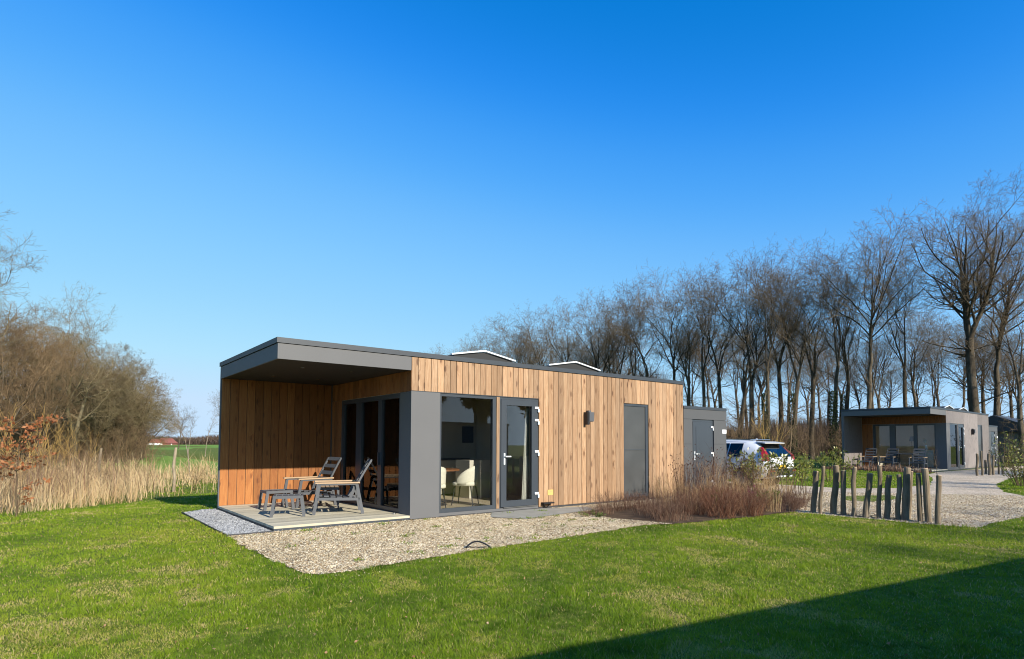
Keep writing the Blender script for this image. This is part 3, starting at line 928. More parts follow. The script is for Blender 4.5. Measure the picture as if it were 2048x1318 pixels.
    f.box(8.11, 8.145, 0.021, 0.099, 0.1655, 2.3095); f.box(8.93, 9.02, 0.021, 0.099, 0.1655, 2.3095)
    f.box(8.145, 8.93, 0.030, 0.0395, 1.238, 1.252)
    win = f.build("window", M['frame'], root, label="narrow window with a grey screen across its middle rail")
    MB().box(8.145, 8.93, 0.040, 0.044, 0.165, 2.31).build("window_screen", M['screen'], win)
    MB().box(8.145, 8.93, 0.062, 0.068, 0.165, 2.31).build("glass_pane", M['glass'], win)
    # outside lamp: box shade on a back plate
    lp = MB(); lp.box(6.745, 6.815, -0.13, -0.0015, 1.82, 2.10); lp = lp.build("wall_lamp", M['black'], root)
    q = MB(); q.box(6.785, 6.93, -0.15, -0.135, 1.90, 2.10); q.box(6.785, 6.93, -0.134, -0.02, 1.885, 1.899); q.box(6.82, 6.90, -0.09, -0.02, 2.10, 2.14)
    q.build("lamp_shade", M['furn'], lp)
    # end wall
    MB().box(L2 - 0.075, L2 - 0.001, 0.13, WD - 0.08, 0.0, 2.95).build("end_wall", M['panel'], root)
    # ---- interior shell
    MB().box(L1 + 0.13, 6.4, 0.13, WD - 0.09, 0.03, 0.10).build("floor", M['intfloor'], root)
    MB().box(L1 + 0.13, 6.4, 0.13, WD - 0.09, 2.60, 2.64).build("ceiling", M['intwall'], root)
    MB().box(L1 + 0.13, 6.4, WD - 0.13, WD - 0.08, 0.101, 2.599).build("inner_wall", M['intwall'], root)
    MB().box(6.4, 6.45, 0.13, WD - 0.08, 0.101, 2.64).build("inner_wall", M['intwall'], root)
    # ---- storage shed
    xs0, xs1 = 10.462, 12.45
    core = MB(); core.box(xs0 + 0.02, xs1 - 0.03, 0.12, 2.9, 0.0, 2.32)
    core.box(xs0 + 0.02, 10.84, 0.03, 0.12, 0.0, 2.32); core.box(11.84, xs1 - 0.03, 0.03, 0.12, 0, 2.32); core.box(10.84, 11.84, 0.03, 0.12, 2.07, 2.32)
    core.build("shed_core", M['backing'], root)
    for (a, b, c, d) in ((xs0, xs1, 2.062, 2.33), (xs0, 10.843, 1.395, 2.055), (xs0, 10.843, 0.742, 1.388), (xs0, 10.843, 0.03, 0.735),
                         (11.84, xs1, 1.395, 2.055), (11.84, xs1, 0.742, 1.388), (11.84, xs1, 0.03, 0.735)):
        MB().box(a, b, 0.0, 0.028, c, d).build("shed_panel", M['shedpanel'], root)
    MB().box(xs0 - 0.005, xs1 + 0.015, -0.015, 2.92, 2.332, 2.41).build("shed_roof_edge", M['trim'], root)
    MB().box(xs1 - 0.029, xs1, 0.03, 2.9, 0.03, 2.33).build("shed_panel", M['shedpanel'], root)
    f = MB(); f.box(10.846, 11.837, 0.03, 0.09, 2.0, 2.055); f.box(10.846, 10.90, 0.0305, 0.089, 0.03, 1.9995); f.box(11.79, 11.837, 0.0305, 0.089, 0.03, 1.9995)
    f.build("shed_door_frame", M['frame'], root)
    d = MB(); d.box(10.903, 11.787, 0.022, 0.07, 0.06, 1.997)
    sdr = d.build("shed_door", M['frame'], root)
    MB().box(11.03, 11.62, 0.014, 0.0218, 0.18, 1.86).build("door_panel", M['frame'], sdr)
    door_handle(sdr, 10.955, 0.022, 1.08)
    for z in (1.84, 1.12, 0.34): hinge(sdr, 11.80, 0.022, z)
    MB().box(12.24, 12.44, -0.012, -0.001, 1.69, 1.80).build("number_plate", M['white'], root, label="small blank looking white plate")


_dm = MB(); _dm.box(0.0, 2.365, 0.003, 3.79 / 26 - 0.003, 0.0, 0.038)
deck_me = _dm.mesh("deck_board", M['deckwood'])

c1 = empty("cabin", (0, 0, 0), 0, "flat roofed holiday cabin with fresh honey coloured boards and grey corner panels", "cabin", "holiday cabins")
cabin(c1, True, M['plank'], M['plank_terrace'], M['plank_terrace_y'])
# small things screwed to the front
nt_ = MB().box(5.66, 5.82, -0.006, -0.001, 0.285, 0.40).build("notice_card", M['yellow'], c1, label="small yellow card low on the boards beside the door")
mk = MB(); mk.box(5.690, 5.705, -0.0075, -0.0062, 0.335, 0.355); mk.box(5.70, 5.745, -0.0075, -0.0062, 0.35, 0.36); mk.box(5.735, 5.785, -0.0075, -0.0062, 0.362, 0.370); mk.box(5.785, 5.79, -0.0075, -0.0062, 0.345, 0.362)
mk.build("printed_mark", M['armwood'], nt_)
bs_ = MB(); bs_.box(5.47, 5.76, -0.11, -0.0025, 0.115, 0.145); bs_.bar((5.49, -0.04, 0.115), (5.60, -0.02, 0.02), 0.03, 0.012); bs_.bar((5.72, -0.04, 0.115), (5.62, -0.02, 0.02), 0.02, 0.012)
bs_.build("boot_scraper", M['black'], c1)

c2 = empty("cabin", (29.44, 0.15, 0.13), 0.03, "smaller looking cabin across the gravel drive with boards weathered grey", "cabin", "holiday cabins")
cabin(c2, False, M['grey_plank'], M['grey_plank'], M['plank_terrace_y'])

# third cabin: low dark roof behind the hedge at the right edge
p3 = at(2105, 47, 0.1)
c3 = empty("cabin", p3, 0.05, "dark cabin half hidden at the right edge behind the evergreen shrub", "cabin", "holiday cabins")
m = MB(); m.box(-6, 8, 0, 5, 0.0, 2.25); m.build("wall", M['panel'], c3)
m = MB(); m.add([(-6.4, -0.5, 2.3), (8.4, -0.5, 2.3), (8.4, 2.5, 3.55), (-6.4, 2.5, 3.55), (8.4, 5.5, 2.3), (-6.4, 5.5, 2.3)], [(0, 1, 2, 3), (3, 2, 4, 5), (0, 3, 5), (1, 4, 2), (0, 5, 4, 1)])
m.build("roof", M['roof'], c3)
MB().box(-6.4, 8.4, -0.56, -0.51, 2.22, 2.31).build("gutter", M['white_metal'], c3)
MB().box(-2, 0, -0.02, -0.001, 0.9, 2.0).build("window", M['glass_dark'], c3)
MB().box(2, 3, -0.02, -0.001, 0.1, 2.1).build("door", M['frame'], c3)

# the cabin behind the photographer whose roof throws the straight shadow over the lawn
rz = math.atan2(-7.68 + 6.57, 6.66 + 0.39)
c4 = empty("cabin", (0, 0, 0), rz, "cabin out of view behind the camera that shades the lawn corner", "cabin", "holiday cabins")
Hc = 2.35
off = Hc / SUN_TAN
base = Vector((3.16, -7.11 - off + 0.02, 0)) + Vector((0.05 * off, 0, 0))
c4.location = base
m = MB(); m.box(-5.0, 12, -4.0, -0.03, 0, 2.25); m.build("wall", M['panel'], c4)
MB().box(-5.05, 12.05, -4.05, 0.0, 2.26, 2.35).build("roof", M['trim'], c4)
MB().box(-2, 0, -0.028, -0.01, 0.2, 2.3).build("window", M['glass_dark'], c4)
MB().box(3, 4, -0.028, -0.01, 0.05, 2.2).build("door", M['frame'], c4)


# ------------------------------------------------------------------ terrace furniture
def lounge_chair(loc, rz, label):
    """faces local -X; built on z=0"""
    r = empty("lounge_chair", loc, rz, label, "lounge chair", "slatted chairs on the terrace")
    for s in (-1, 1):
        y = s * 0.30
        f = MB()
        f.bar((-0.42, y, 0.0), (-0.33, y, 0.535), 0.03, 0.055)
        f.bar((0.44, y, 0.0), (0.33, y, 0.535), 0.03, 0.055)
        f.bar((-0.345, y, 0.545), (0.345, y, 0.545), 0.03, 0.03)
        f.bar((-0.36, y, 0.285), (0.38, y, 0.27), 0.03, 0.05)
        f.bar((0.20, y * 0.86, 0.27), (0.30, y * 0.86, 0.53), 0.02, 0.03)
        f.build("side_frame", M['furn'], r)
        MB().box(-0.40, 0.38, y - 0.032, y + 0.032, 0.5605, 0.585).build("armrest", M['armwood'], r)
    st = MB()
    st.bar((-0.34, -0.285, 0.30), (-0.34, 0.285, 0.30), 0.03, 0.03); st.bar((0.30, -0.285, 0.26), (0.30, 0.285, 0.26), 0.03, 0.03)
    st.build("cross_rail", M['furn'], r)
    for i in range(6):
        x = -0.36 + i * 0.115
        MB().box(x, x + 0.085, -0.27, 0.27, 0.33 - 0.012 * i, 0.348 - 0.012 * i).build("seat_slat", M['furn'], r)
    # curved back: two stiles + slats
    def bk(t):
        return (0.22 + 0.30 * t + 0.07 * t * t, 0.28 + 0.70 * t)
    bf = MB()
    for s in (-1, 1):
        pts = [(bk(t / 6)[0], s * 0.245, bk(t / 6)[1]) for t in range(7)]
        for p, q in zip(pts[:-1], pts[1:]): bf.bar(p, q, 0.028, 0.035)
    bf.build("back_frame", M['furn'], r)
    for t in (0.2, 0.38, 0.56, 0.76, 0.97):
        a = bk(t - 0.05); b = bk(t + 0.05)
        MB().bar((a[0], 0, a[1]), (b[0], 0, b[1]), 0.48, 0.016).build("back_slat", M['furn'], r)
    return r


def footstool(loc, rz, label):
    r = empty("footstool", loc, rz, label, "footstool", "grey footstools on the terrace")
    f = MB()
    for s in (-1, 1):
        f.bar((-0.25, s * 0.20, 0.345), (0.25, s * 0.20, 0.345), 0.03, 0.05)
    for s in (-1, 1):
        f.bar((s * 0.235, -0.185, 0.345), (s * 0.235, 0.185, 0.345), 0.03, 0.05)
    f.build("top_frame", M['furn'], r)
    for i in range(4):
        x = -0.19 + i * 0.10
        MB().box(x, x + 0.075, -0.184, 0.184, 0.345, 0.362).build("slat", M['furn'], r)
    for sx in (-1, 1):
        for sy in (-1, 1):
            MB().bar((sx * 0.27, sy * 0.20, 0.0), (sx * 0.225, sy * 0.20, 0.32), 0.03, 0.052).build("leg", M['furn'], r)
    return r


ZD = 0.086
lounge_chair((1.50, 1.22, ZD), -0.33, "slatted grey lounge chair with wooden armrests standing nearest the open front of the terrace")
lounge_chair((1.50, 2.75, ZD), 0.16, "slatted grey lounge chair standing in the far corner close to the lit board wall")
footstool((0.62, 1.28, ZD), -0.34, "low grey footstool nearest the open front edge of the deck")
footstool((0.78, 2.52, ZD), 0.0, "low grey footstool in front of the farther lounge chair")
r = empty("side_table", (1.62, 2.02, ZD), -0.34, "small dark side table with wooden slats between the two lounge chairs", "side table")
f = MB()
for sx in (-1, 1):
    for sy in (-1, 1): f.bar((sx * 0.2, sy * 0.2, 0), (sx * 0.2, sy * 0.2, 0.40), 0.03, 0.03)
for s in (-1, 1): f.bar((-0.2, s * 0.2, 0.40), (0.2, s * 0.2, 0.40), 0.03, 0.04); f.bar((s * 0.2, -0.185, 0.40), (s * 0.2, 0.185, 0.40), 0.03, 0.04)
f.build("frame", M['furn'], r)
for i in range(5): MB().box(-0.21 + i * 0.086, -0.21 + i * 0.086 + 0.07, -0.22, 0.22, 0.421, 0.437).build("slat", M['armwood'], r)


# ------------------------------------------------------------------ inside the cabin
def dining_chair(loc, rz, label):
    """upholstered tub chair facing local -X"""
    r = empty("dining_chair", loc, rz, label, "dining chair", "cream dining chairs behind the window")
    seat = MB()
    ring = []
    n = 20
    for z, sc in ((0.40, 0.90), (0.42, 1.0), (0.47, 1.0), (0.49, 0.92)):
        ring.append([(0.25 * sc * math.copysign(abs(math.cos(2 * math.pi * k / n)) ** 0.6, math.cos(2 * math.pi * k / n)),
                      0.25 * sc * math.copysign(abs(math.sin(2 * math.pi * k / n)) ** 0.6, math.sin(2 * math.pi * k / n)), z) for k in range(n)])
    vs = [p for R in ring for p in R]
    fs = [(i * n + k, i * n + (k + 1) % n, (i + 1) * n + (k + 1) % n, (i + 1) * n + k) for i in range(3) for k in range(n)] + [tuple(range(n)), tuple(range(3 * n, 4 * n))]
    seat.add(vs, fs); seat.build("seat", M['cream'], r, smooth=True)
    b = MB(); vs = []; m_ = 17; rows = 5
    for side in (0, 1):
        for j in range(rows):
            for k in range(m_):
                a = math.radians(-125 + 250 * k / (m_ - 1))
                top = 0.47 + 0.37 * max(0.0, math.cos(a * 0.70)) ** 0.8
                z = 0.43 + (top - 0.43) * j / (rows - 1)
                R = 0.265 + 0.05 * (z - 0.43) - (0.035 if side else 0)
                vs.append((R * math.cos(a), R * math.sin(a), z - (0.012 if side and j == rows - 1 else 0)))
    q = rows * m_
    fs = []
    for j in range(rows - 1):
        for k in range(m_ - 1):
            i0 = j * m_ + k
            fs.append((i0, i0 + 1, i0 + m_ + 1, i0 + m_)); fs.append((q + i0, q + i0 + m_, q + i0 + m_ + 1, q + i0 + 1))
    for k in range(m_ - 1):
        fs.append((k, q + k, q + k + 1, k + 1)); t0 = (rows - 1) * m_ + k; fs.append((t0, t0 + 1, q + t0 + 1, q + t0))
    for j in range(rows - 1):
        for k in (0, m_ - 1):
            i0 = j * m_ + k; fs.append((i0, i0 + m_, q + i0 + m_, q + i0))
    b.add(vs, fs); b.build("backrest", M['cream'], r, smooth=True)
    for sx in (-1, 1):
        for sy in (-1, 1):
            MB().tube([(sx * 0.23, sy * 0.21, 0), (sx * 0.17, sy * 0.16, 0.41)], [0.010, 0.018], 8).build("leg", M['black'], r)
    return r


FZ = 0.101
dining_chair((3.18, 0.62, FZ), math.radians(-100), "cream tub chair at the left edge of the window, seen from behind")
dining_chair((3.30, 1.75, FZ), math.radians(110), "cream tub chair on the far side of the dining table inside")
dining_chair((4.14, 0.88, FZ), math.radians(-52), "cream tub chair seen in profile right of the dining table")
r = empty("dining_table", (3.62, 1.22, FZ), 0, "round dining table with reddish wooden top behind the big window", "dining table")
MB().tube([(0, 0, 0.715), (0, 0, 0.75)], 0.50, 32).build("tabletop", M['tablewood'], r)
t_ = MB(); t_.tube([(0, 0, 0.02), (0, 0, 0.714)], 0.04, 12); t_.build("pedestal", M['black'], r)
MB().tube([(0, 0, 0.0), (0, 0, 0.02)], 0.24, 20).build("foot", M['black'], r)
# kitchen along the rear wall
k = empty("kitchen_units", (0, 0, 0), 0, "run of kitchen units along the rear wall behind the window", "kitchen units")
for i in range(3): MB().box(3.6 + i * 0.72, 3.6 + i * 0.72 + 0.715, 3.15, 3.74, 0.12, 0.96).build("cupboard", M['intwall'] if i else M['cream'], k)
MB().box(3.58, 5.78, 3.12, 3.745, 0.961, 1.0).build("worktop", M['darkunit'], k)
o = MB().box(5.93, 6.28, 3.72, 3.748, 1.40, 1.84).build("wall_picture", M['darkunit']); tag(o, "dark rectangular picture on the rear wall above the table", "picture")
o = MB().box(5.0, 5.6, 2.0, 2.6, 0.102, 0.95); o.box(5.0, 5.6, 2.0, 2.6, 0.95, 0.99)
tag(o.build("sideboard", M['intwall']), "pale sideboard seen low through the glazed door", "sideboard")
# sofa seen through the sliding door
r = empty("sofa", (2.95, 2.35, FZ), 0, "pale grey sofa just inside the sliding glass", "sofa")
MB().box(0.0, 0.8, -0.55, 0.55, 0.08, 0.42).build("seat", M['cream'], r)
MB().box(0.0, 0.8, 0.555, 0.72, 0.08, 0.62).build("armrest", M['cream'], r)
MB().box(0.82, 1.0, -0.55, 0.72, 0.08, 0.80).build("backrest", M['cream'], r)
# curtain behind the door
cu = MB(); vs = []; n = 40
for j, z in enumerate((0.15, 2.35)):
    for k_ in range(n):
        t = k_ / (n - 1)
        wdt = (0.19 if j == 0 else 0.07)
        vs.append((5.30 - wdt + t * wdt, 0.20 + 0.025 * math.sin(t * 26), z))
cu.add(vs, [(k_, k_ + 1, n + k_ + 1, n + k_) for k_ in range(n - 1)])
tag(cu.build("curtain", M['curtain'], smooth=True), "white curtain gathered at the right side of the glazed door", "curtain")
# pampas grass in a vase by the window
r = empty("vase_with_pampas", (2.78, 0.62, FZ), 0, "dry pampas plume in a tall vase at the left edge of the window", "vase")
v_ = MB(); v_.tube([(0.10, 0, 0), (0.10, 0, 0.2), (0.10, 0, 0.5), (0.10, 0, 0.62)], [0.09, 0.13, 0.10, 0.05], 14); v_.build("vase", M['darkunit'], r, smooth=True)
v_ = MB()
for i in range(5):
    dx, dy = rnd.uniform(0.0, 0.28), rnd.uniform(-0.1, 0.1)
    v_.tube([(0.10, 0, 0.6), (0.10 + dx * 0.4, dy * 0.5, 1.05), (0.10 + dx * 0.8, dy, 1.25), (0.10 + dx, dy * 1.2, 1.45), (0.10 + dx * 1.1, dy * 1.3, 1.62)], [0.004, 0.006, 0.035, 0.03, 0.003], 7)
v_.build("plume", M['pampas'], r, smooth=True)
r = empty("pendant_lamp", (3.15, 1.5, 0), 0, "white bowl shaped pendant lamp seen through the sliding glass", "lamp")
v_ = MB(); v_.tube([(0, 0, 1.62), (0, 0, 1.60), (0, 0, 1.54), (0, 0, 1.50)], [0.27, 0.26, 0.15, 0.02], 24); v_.build("shade", M['white'], r, smooth=True)
MB().tube([(0, 0, 1.62), (0, 0, 2.6)], 0.006, 6).build("cord", M['black'], r)
# things seen in the neighbour cabin (local frame of c2 shared by offset)
o2 = Vector((29.44, 0.15, 0.13))
for (x, y, lab) in ((1.1, 0.9, "lounge chair on the far cabin's terrace, closest to its grey corner"), (1.2, 2.2, "lounge chair in the middle of the far cabin's terrace"), (1.3, 3.2, "lounge chair at the left end of the far cabin's terrace")):
    lounge_chair((o2.x + x, o2.y + y, o2.z + ZD), rnd.uniform(-0.4, 0.4), lab)["group"] = "chairs on the far terrace"
for (x, y, lab) in ((0.45, 3.0, "low footstool on the far cabin's terrace near its left end"),):
    footstool((o2.x + x, o2.y + y, o2.z + ZD), 0.2, lab)
r = empty("garden_table", (o2.x + 1.5, o2.y + 1.55, o2.z + ZD), 0, "dark garden table on the far cabin's terrace", "garden table")
MB().box(-0.4, 0.4, -0.45, 0.45, 0.71, 0.745).build("tabletop", M['furn'], r)
for sx in (-1, 1):
    for sy in (-1, 1): MB().bar((sx * 0.35, sy * 0.4, 0), (sx * 0.35, sy * 0.4, 0.709), 0.04, 0.04).build("leg", M['furn'], r)
c_ = dining_chair((o2.x + 3.1, o2.y + 0.9, o2.z + FZ), 1.0, "pale tub chair behind the glass of the far cabin")
r = empty("floor_lamp", (o2.x + 2.95, o2.y + 1.75, o2.z + FZ), 0, "slim floor lamp behind the glass of the far cabin", "lamp")
MB().tube([(0, 0, 0), (0, 0, 1.5)], 0.012, 6).build("stand", M['black'], r); MB().tube([(0, 0, 1.35), (0, 0, 1.6)], [0.11, 0.08], 14).build("shade", M['black'], r)
r = empty("vase_with_pampas", (o2.x + 2.75, o2.y + 1.05, o2.z + FZ), 0, "pampas plume in a white vase behind the far cabin's glass", "vase")
v_ = MB(); v_.tube([(0, 0, 0.9), (0, 0, 1.0), (0, 0, 1.15)], [0.05, 0.07, 0.04], 12); v_.build("vase", M['white'], r)
v_ = MB(); v_.tube([(0, 0, 1.15), (0.02, 0.05, 1.35), (0.04, 0.12, 1.5)], [0.02, 0.10, 0.03], 10); v_.build("plume", M['pampas'], r)
v_ = MB(); v_.box(-0.15, 0.15, -0.35, 0.35, 0.0, 0.9); v_.build("stand", M['cream'], r)

# ------------------------------------------------------------------ hose loop on the gravel
pts = []
for i in range(17):
    t = i / 16
    pts.append((1.55 + 0.25 * t, -3.04 - 0.16 * t * t - 0.08 * t, 0.015 + 0.085 * math.sin(math.pi * min(1, t * 1.02)) ** 0.8 if t < 0.98 else 0.0))
hz = MB().tube(pts, 0.011, 8)
pts = [(1.57 + 0.028 * i, -3.05 - 0.02 * i + 0.012 * math.sin(i * 1.3), 0.025 + 0.006 * (i % 2)) for i in range(9)]
hz.tube(pts, 0.006, 6)
tag(hz.build("garden_hose", M['hose'], smooth=True), "loop of black hose sticking out of the gravel edge", "hose")

# ------------------------------------------------------------------ wooden stakes
stakes = [  # photo x of foot, x of top, y of top, radius, foot y
    (1626, 1631, 938, .062, 1026), (1641, 1646, 928, .038, 1028), (1667, 1671, 927, .068, 1029), (1687, 1687, 937, .055, 1031), (1706, 1710, 930, .047, 1033),
    (1731, 1739, 942, .060, 1035), (1758, 1758, 926, .046, 1037), (1772, 1779, 946, .060, 1038), (1798, 1797, 945, .050, 1040), (1809, 1815, 931, .072, 1041), (1816, 1822, 938, .045, 1039),
    (1841, 1836, 942, .048, 1044), (1858, 1849, 932, .064, 1045), (1876, 1877, 946, .050, 1049)]
desc = ["thick stake at the left end of the row", "thin stake close beside the leftmost one", "broad pale topped stake, third from the left", "stake with a dark lower half, fourth from the left",
        "slim tall stake, fifth from the left", "bent stake leaning right, sixth from the left", "slim straight stake with a pale head, seventh from the left", "dark slanted stake, eighth from the left", "short stake just left of the thickest one",
        "thickest stake, leaning right near the drive", "thin stake hidden behind the thickest one", "pale stake right of the thickest one", "tall stake leaning left, second from the right end", "shorter pale stake at the right end of the row"]


def ray(u, v):
    a = (u - 1024) / FPX; b = -(v - 659 - 172.365) / FPX
    a, b = a * _cr - b * _sr, a * _sr + b * _cr
    return _F + _rt * a + _U * b


def gpt(u, v, z=0.0):
    r_ = ray(u, v); return CAM + r_ * ((z - CAM.z) / r_.z)


def stake(p, q, rad, label, grp, seed):
    r_ = random.Random(seed)
    root = empty("stake", (p.x, p.y, p.z), 0, label, "stake", grp)
    d = q - p
    bend = r_.uniform(-0.03, 0.03); bend2 = r_.uniform(-0.02, 0.02)
    pts = []; rs = []
    n = 9
    for i in range(n):
        t = i / (n - 1)
        pts.append(Vector((0, 0, -0.05)) + d * t + Vector((bend * math.sin(3.14 * t), bend2 * math.sin(6 * t), 0)))
        rs.append(rad * (1.02 - 0.08 * t + r_.uniform(-0.06, 0.06)))
    pts[-1] += (pts[-1] - pts[-2]) * 0.0
    MB().tube(pts, rs, 12).build("shaft", M['postwood'], root, smooth=False)
    top = pts[-1]
    MB().tube([top + d.normalized() * 0.001, top + d.normalized() * 0.012], [rs[-1] * 0.96, rs[-1] * 0.86], 12).build("sawn_end", M['armwood'], root)
    return root


for i, (fx, tx, ty, rad, fy) in enumerate(stakes):
    p = gpt(fx, fy, 0.0)
    rr_ = ray(tx, ty)
    dist = (Vector((p.x, p.y, 0)) - Vector((CAM.x, CAM.y, 0))).dot(_fw)
    q = CAM + rr_ * (dist / rr_.dot(_fw))
    q = Vector((q.x, q.y, q.z))
    stake(Vector((p.x, p.y, 0)), q, rad * 0.88, desc[i], "row of wooden stakes on the lawn edge", i)
st2 = [(1952, 905, .05), (1962, 900, .04), (1976, 905, .06), (1984, 908, .05), (2003, 910, .05), (1995, 912, .04), (1969, 918, .05)]
for i, (fx, ty, rad) in enumerate(st2):
    d_ = 24.6 + i * 0.25
    x_, y_, z_ = at(fx, d_)
    zt = CAM.z + (890.3 - ty) / FPX * d_
    stake(Vector((x_, y_, z_)), Vector((x_ + rnd.uniform(-.05, .05), y_, zt)), rad, "dark stake in the small cluster in front of the far cabin", "stakes in front of the far cabin", 40 + i)


# ------------------------------------------------------------------ car
def car(loc, rz):
    """nose to +Y, rear bumper at local y=0, x -0.93..0.93"""
    r = empty("parked_car", loc, rz, "silver white estate car parked behind the laurel hedge, rear towards us", "car")
    # stations: y, z_low, z_belt, z_top, half width low, belt, top
    st = [(0.02, 0.42, 0.80, 0.98, 0.80, 0.84, 0.74), (0.10, 0.34, 0.84, 1.06, 0.86, 0.90, 0.73), (0.30, 0.30, 0.90, 1.30, 0.90, 0.92, 0.68), (0.52, 0.28, 0.94, 1.46, 0.91, 0.925, 0.63),
          (1.0, 0.25, 0.95, 1.505, 0.92, 0.93, 0.63), (1.8, 0.22, 0.94, 1.53, 0.92, 0.93, 0.63), (2.5, 0.22, 0.92, 1.51, 0.92, 0.93, 0.62), (2.95, 0.22, 0.92, 1.38, 0.92, 0.93, 0.63),
          (3.4, 0.22, 0.93, 1.08, 0.92, 0.92, 0.72), (3.6, 0.24, 0.90, 0.98, 0.91, 0.91, 0.75), (4.1, 0.26, 0.84, 0.93, 0.90, 0.89, 0.72), (4.5, 0.30, 0.74, 0.82, 0.84, 0.82, 0.62), (4.68, 0.40, 0.62, 0.68, 0.70, 0.66, 0.45)]
    vs = []; sec = 12
    for y, zl, zb, zt, wl, wb, wt in st:
        P = [(-wl * 0.9, zl), (-wl, zl + 0.08), (-wb, (zl + zb) / 2 + 0.05), (-wb * 0.985, zb), (-(wb + wt) / 2 * 0.985, (zb + zt) / 2 + 0.01), (-wt, zt - 0.05), (-wt * 0.8, zt - 0.008),
             (0, zt + 0.012)]
        Q = P + [(-x, z) for x, z in P[-2::-1]]
        vs += [(x, y, z) for x, z in Q]
    n = 15
    fs = [(i * n + k, i * n + k + 1, (i + 1) * n + k + 1, (i + 1) * n + k) for i in range(len(st) - 1) for k in range(n - 1)]
    fs += [(i * n, (i + 1) * n, (i + 1) * n + n - 1, i * n + n - 1) for i in range(len(st) - 1)]
    fs += [tuple(range(n)), tuple(range((len(st) - 1) * n, len(st) * n))]
    b = MB().add(vs, fs).build("body", M['carpaint'], r, smooth=True)
    # rear bumper
    b2 = MB(); b2.box(-0.80, 0.80, -0.05, 0.25, 0.36, 0.62); b2.build("bumper", M['cardark'], r)
    MB().box(-0.55, 0.55, -0.065, -0.051, 0.36, 0.40).build("skid_strip", M['white_metal'], r)
    for s in (-1, 1): MB().box(s * 0.66 - 0.1, s * 0.66 + 0.1, -0.062, -0.051, 0.53, 0.60).build("reflector", M['redlight'], r)
    MB().box(-0.74, 0.74, -0.015, 0.02, 0.62, 0.90).build("tailgate", M['carpaint'], r)
    MB().box(-0.26, 0.26, -0.024, -0.0155, 0.62, 0.73).build("licence_plate", M['plateyellow'], r)
    # rear window
    MB().add([(-0.68, -0.0, 1.0), (0.68, -0.0, 1.0), (0.58, 0.36, 1.40), (-0.58, 0.36, 1.40), (-0.68, 0.03, 1.0), (0.68, 0.03, 1.0), (0.58, 0.39, 1.40), (-0.58, 0.39, 1.40)],
             [(0, 1, 2, 3), (7, 6, 5, 4), (0, 4, 5, 1), (1, 5, 6, 2), (2, 6, 7, 3), (3, 7, 4, 0)]).build("rear_window", M['glass_dark'], r)
    MB().add([(-0.61, 0.20, 1.44), (0.61, 0.20, 1.44), (0.61, 0.52, 1.485), (-0.61, 0.52, 1.485), (-0.61, 0.22, 1.41), (0.61, 0.22, 1.41), (0.61, 0.52, 1.45), (-0.61, 0.52, 1.45)],
             [(0, 1, 2, 3), (7, 6, 5, 4), (0, 4, 5, 1), (1, 5, 6, 2), (2, 6, 7, 3), (3, 7, 4, 0)]).build("spoiler", M['carpaint'], r)
    # tall tail lamps
    for s in (-1, 1):
        MB().add([(s * 0.72, 0.0, 0.88), (s * 0.86, 0.0, 0.88), (s * 0.85, 0.05, 1.06), (s * 0.77, 0.0, 1.06), (s * 0.68, 0.27, 1.30), (s * 0.64, 0.26, 1.30),
                  (s * 0.72, 0.16, 0.88), (s * 0.925, 0.14, 0.88), (s * 0.895, 0.18, 1.06), (s * 0.77, 0.2, 1.06), (s * 0.69, 0.36, 1.30), (s * 0.64, 0.34, 1.30)],
                 [(0, 1, 2, 3), (3, 2, 4, 5), (6, 9, 8, 7), (9, 11, 10, 8), (0, 6, 7, 1), (1, 7, 8, 2), (2, 8, 10, 4), (4, 10, 11, 5), (5, 11, 9, 3), (3, 9, 6, 0)]).build("tail_lamp", M['redlight'], r)
    # side windows
    for s in (-1, 1):
        for (ya, yb) in ((0.90, 1.35), (1.40, 2.25), (2.32, 3.0)):
            top = 1.42 if ya < 2.3 else 1.36
            yt_b = yb if yb < 2.9 else yb - 0.22
            ya_t = ya if ya > 0.8 else ya + 0.08
            def sx(z): return s * (0.918 + (0.63 - 0.918) * (z - 0.95) / 0.53 + 0.028)
            z0, z1 = 0.99, top
            MB().add([(sx(z0), ya, z0), (sx(z0), yb, z0), (sx(z1), yt_b, z1), (sx(z1), ya_t, z1), (sx(z0) - s * 0.02, ya, z0), (sx(z0) - s * 0.02, yb, z0), (sx(z1) - s * 0.02, yt_b, z1), (sx(z1) - s * 0.02, ya_t, z1)],
                     [(0, 1, 2, 3), (7, 6, 5, 4), (0, 4, 5, 1), (1, 5, 6, 2), (2, 6, 7, 3), (3, 7, 4, 0)]).build("side_window", M['glass_dark'], r)
        MB().bar((s * 0.60, 0.7, 1.545), (s * 0.60, 2.5, 1.56), 0.03, 0.03).build("roof_rail", M['steel'], r)
        MB().box(s * 0.95 - 0.05, s * 0.95 + 0.12 * s + 0.05, 2.85, 2.97, 0.98, 1.12).build("mirror", M['carpaint'], r)
        for y in (0.85, 3.72):
            w = MB(); w.tube([(s * 0.74, y, 0.33), (s * 0.945, y, 0.33)], 0.33, 24); w = w.build("wheel", M['tyre'], r)
            MB().tube([(s * 0.94, y, 0.33), (s * 0.955, y, 0.33)], 0.21, 16).build("rim", M['steel'], w)
    MB().bar((0, 0.95, 1.51), (0, 0.82, 1.57), 0.03, 0.04).build("antenna", M['carpaint'], r)
    return r


car((15.70, 0.09, 0.0), 0.0)


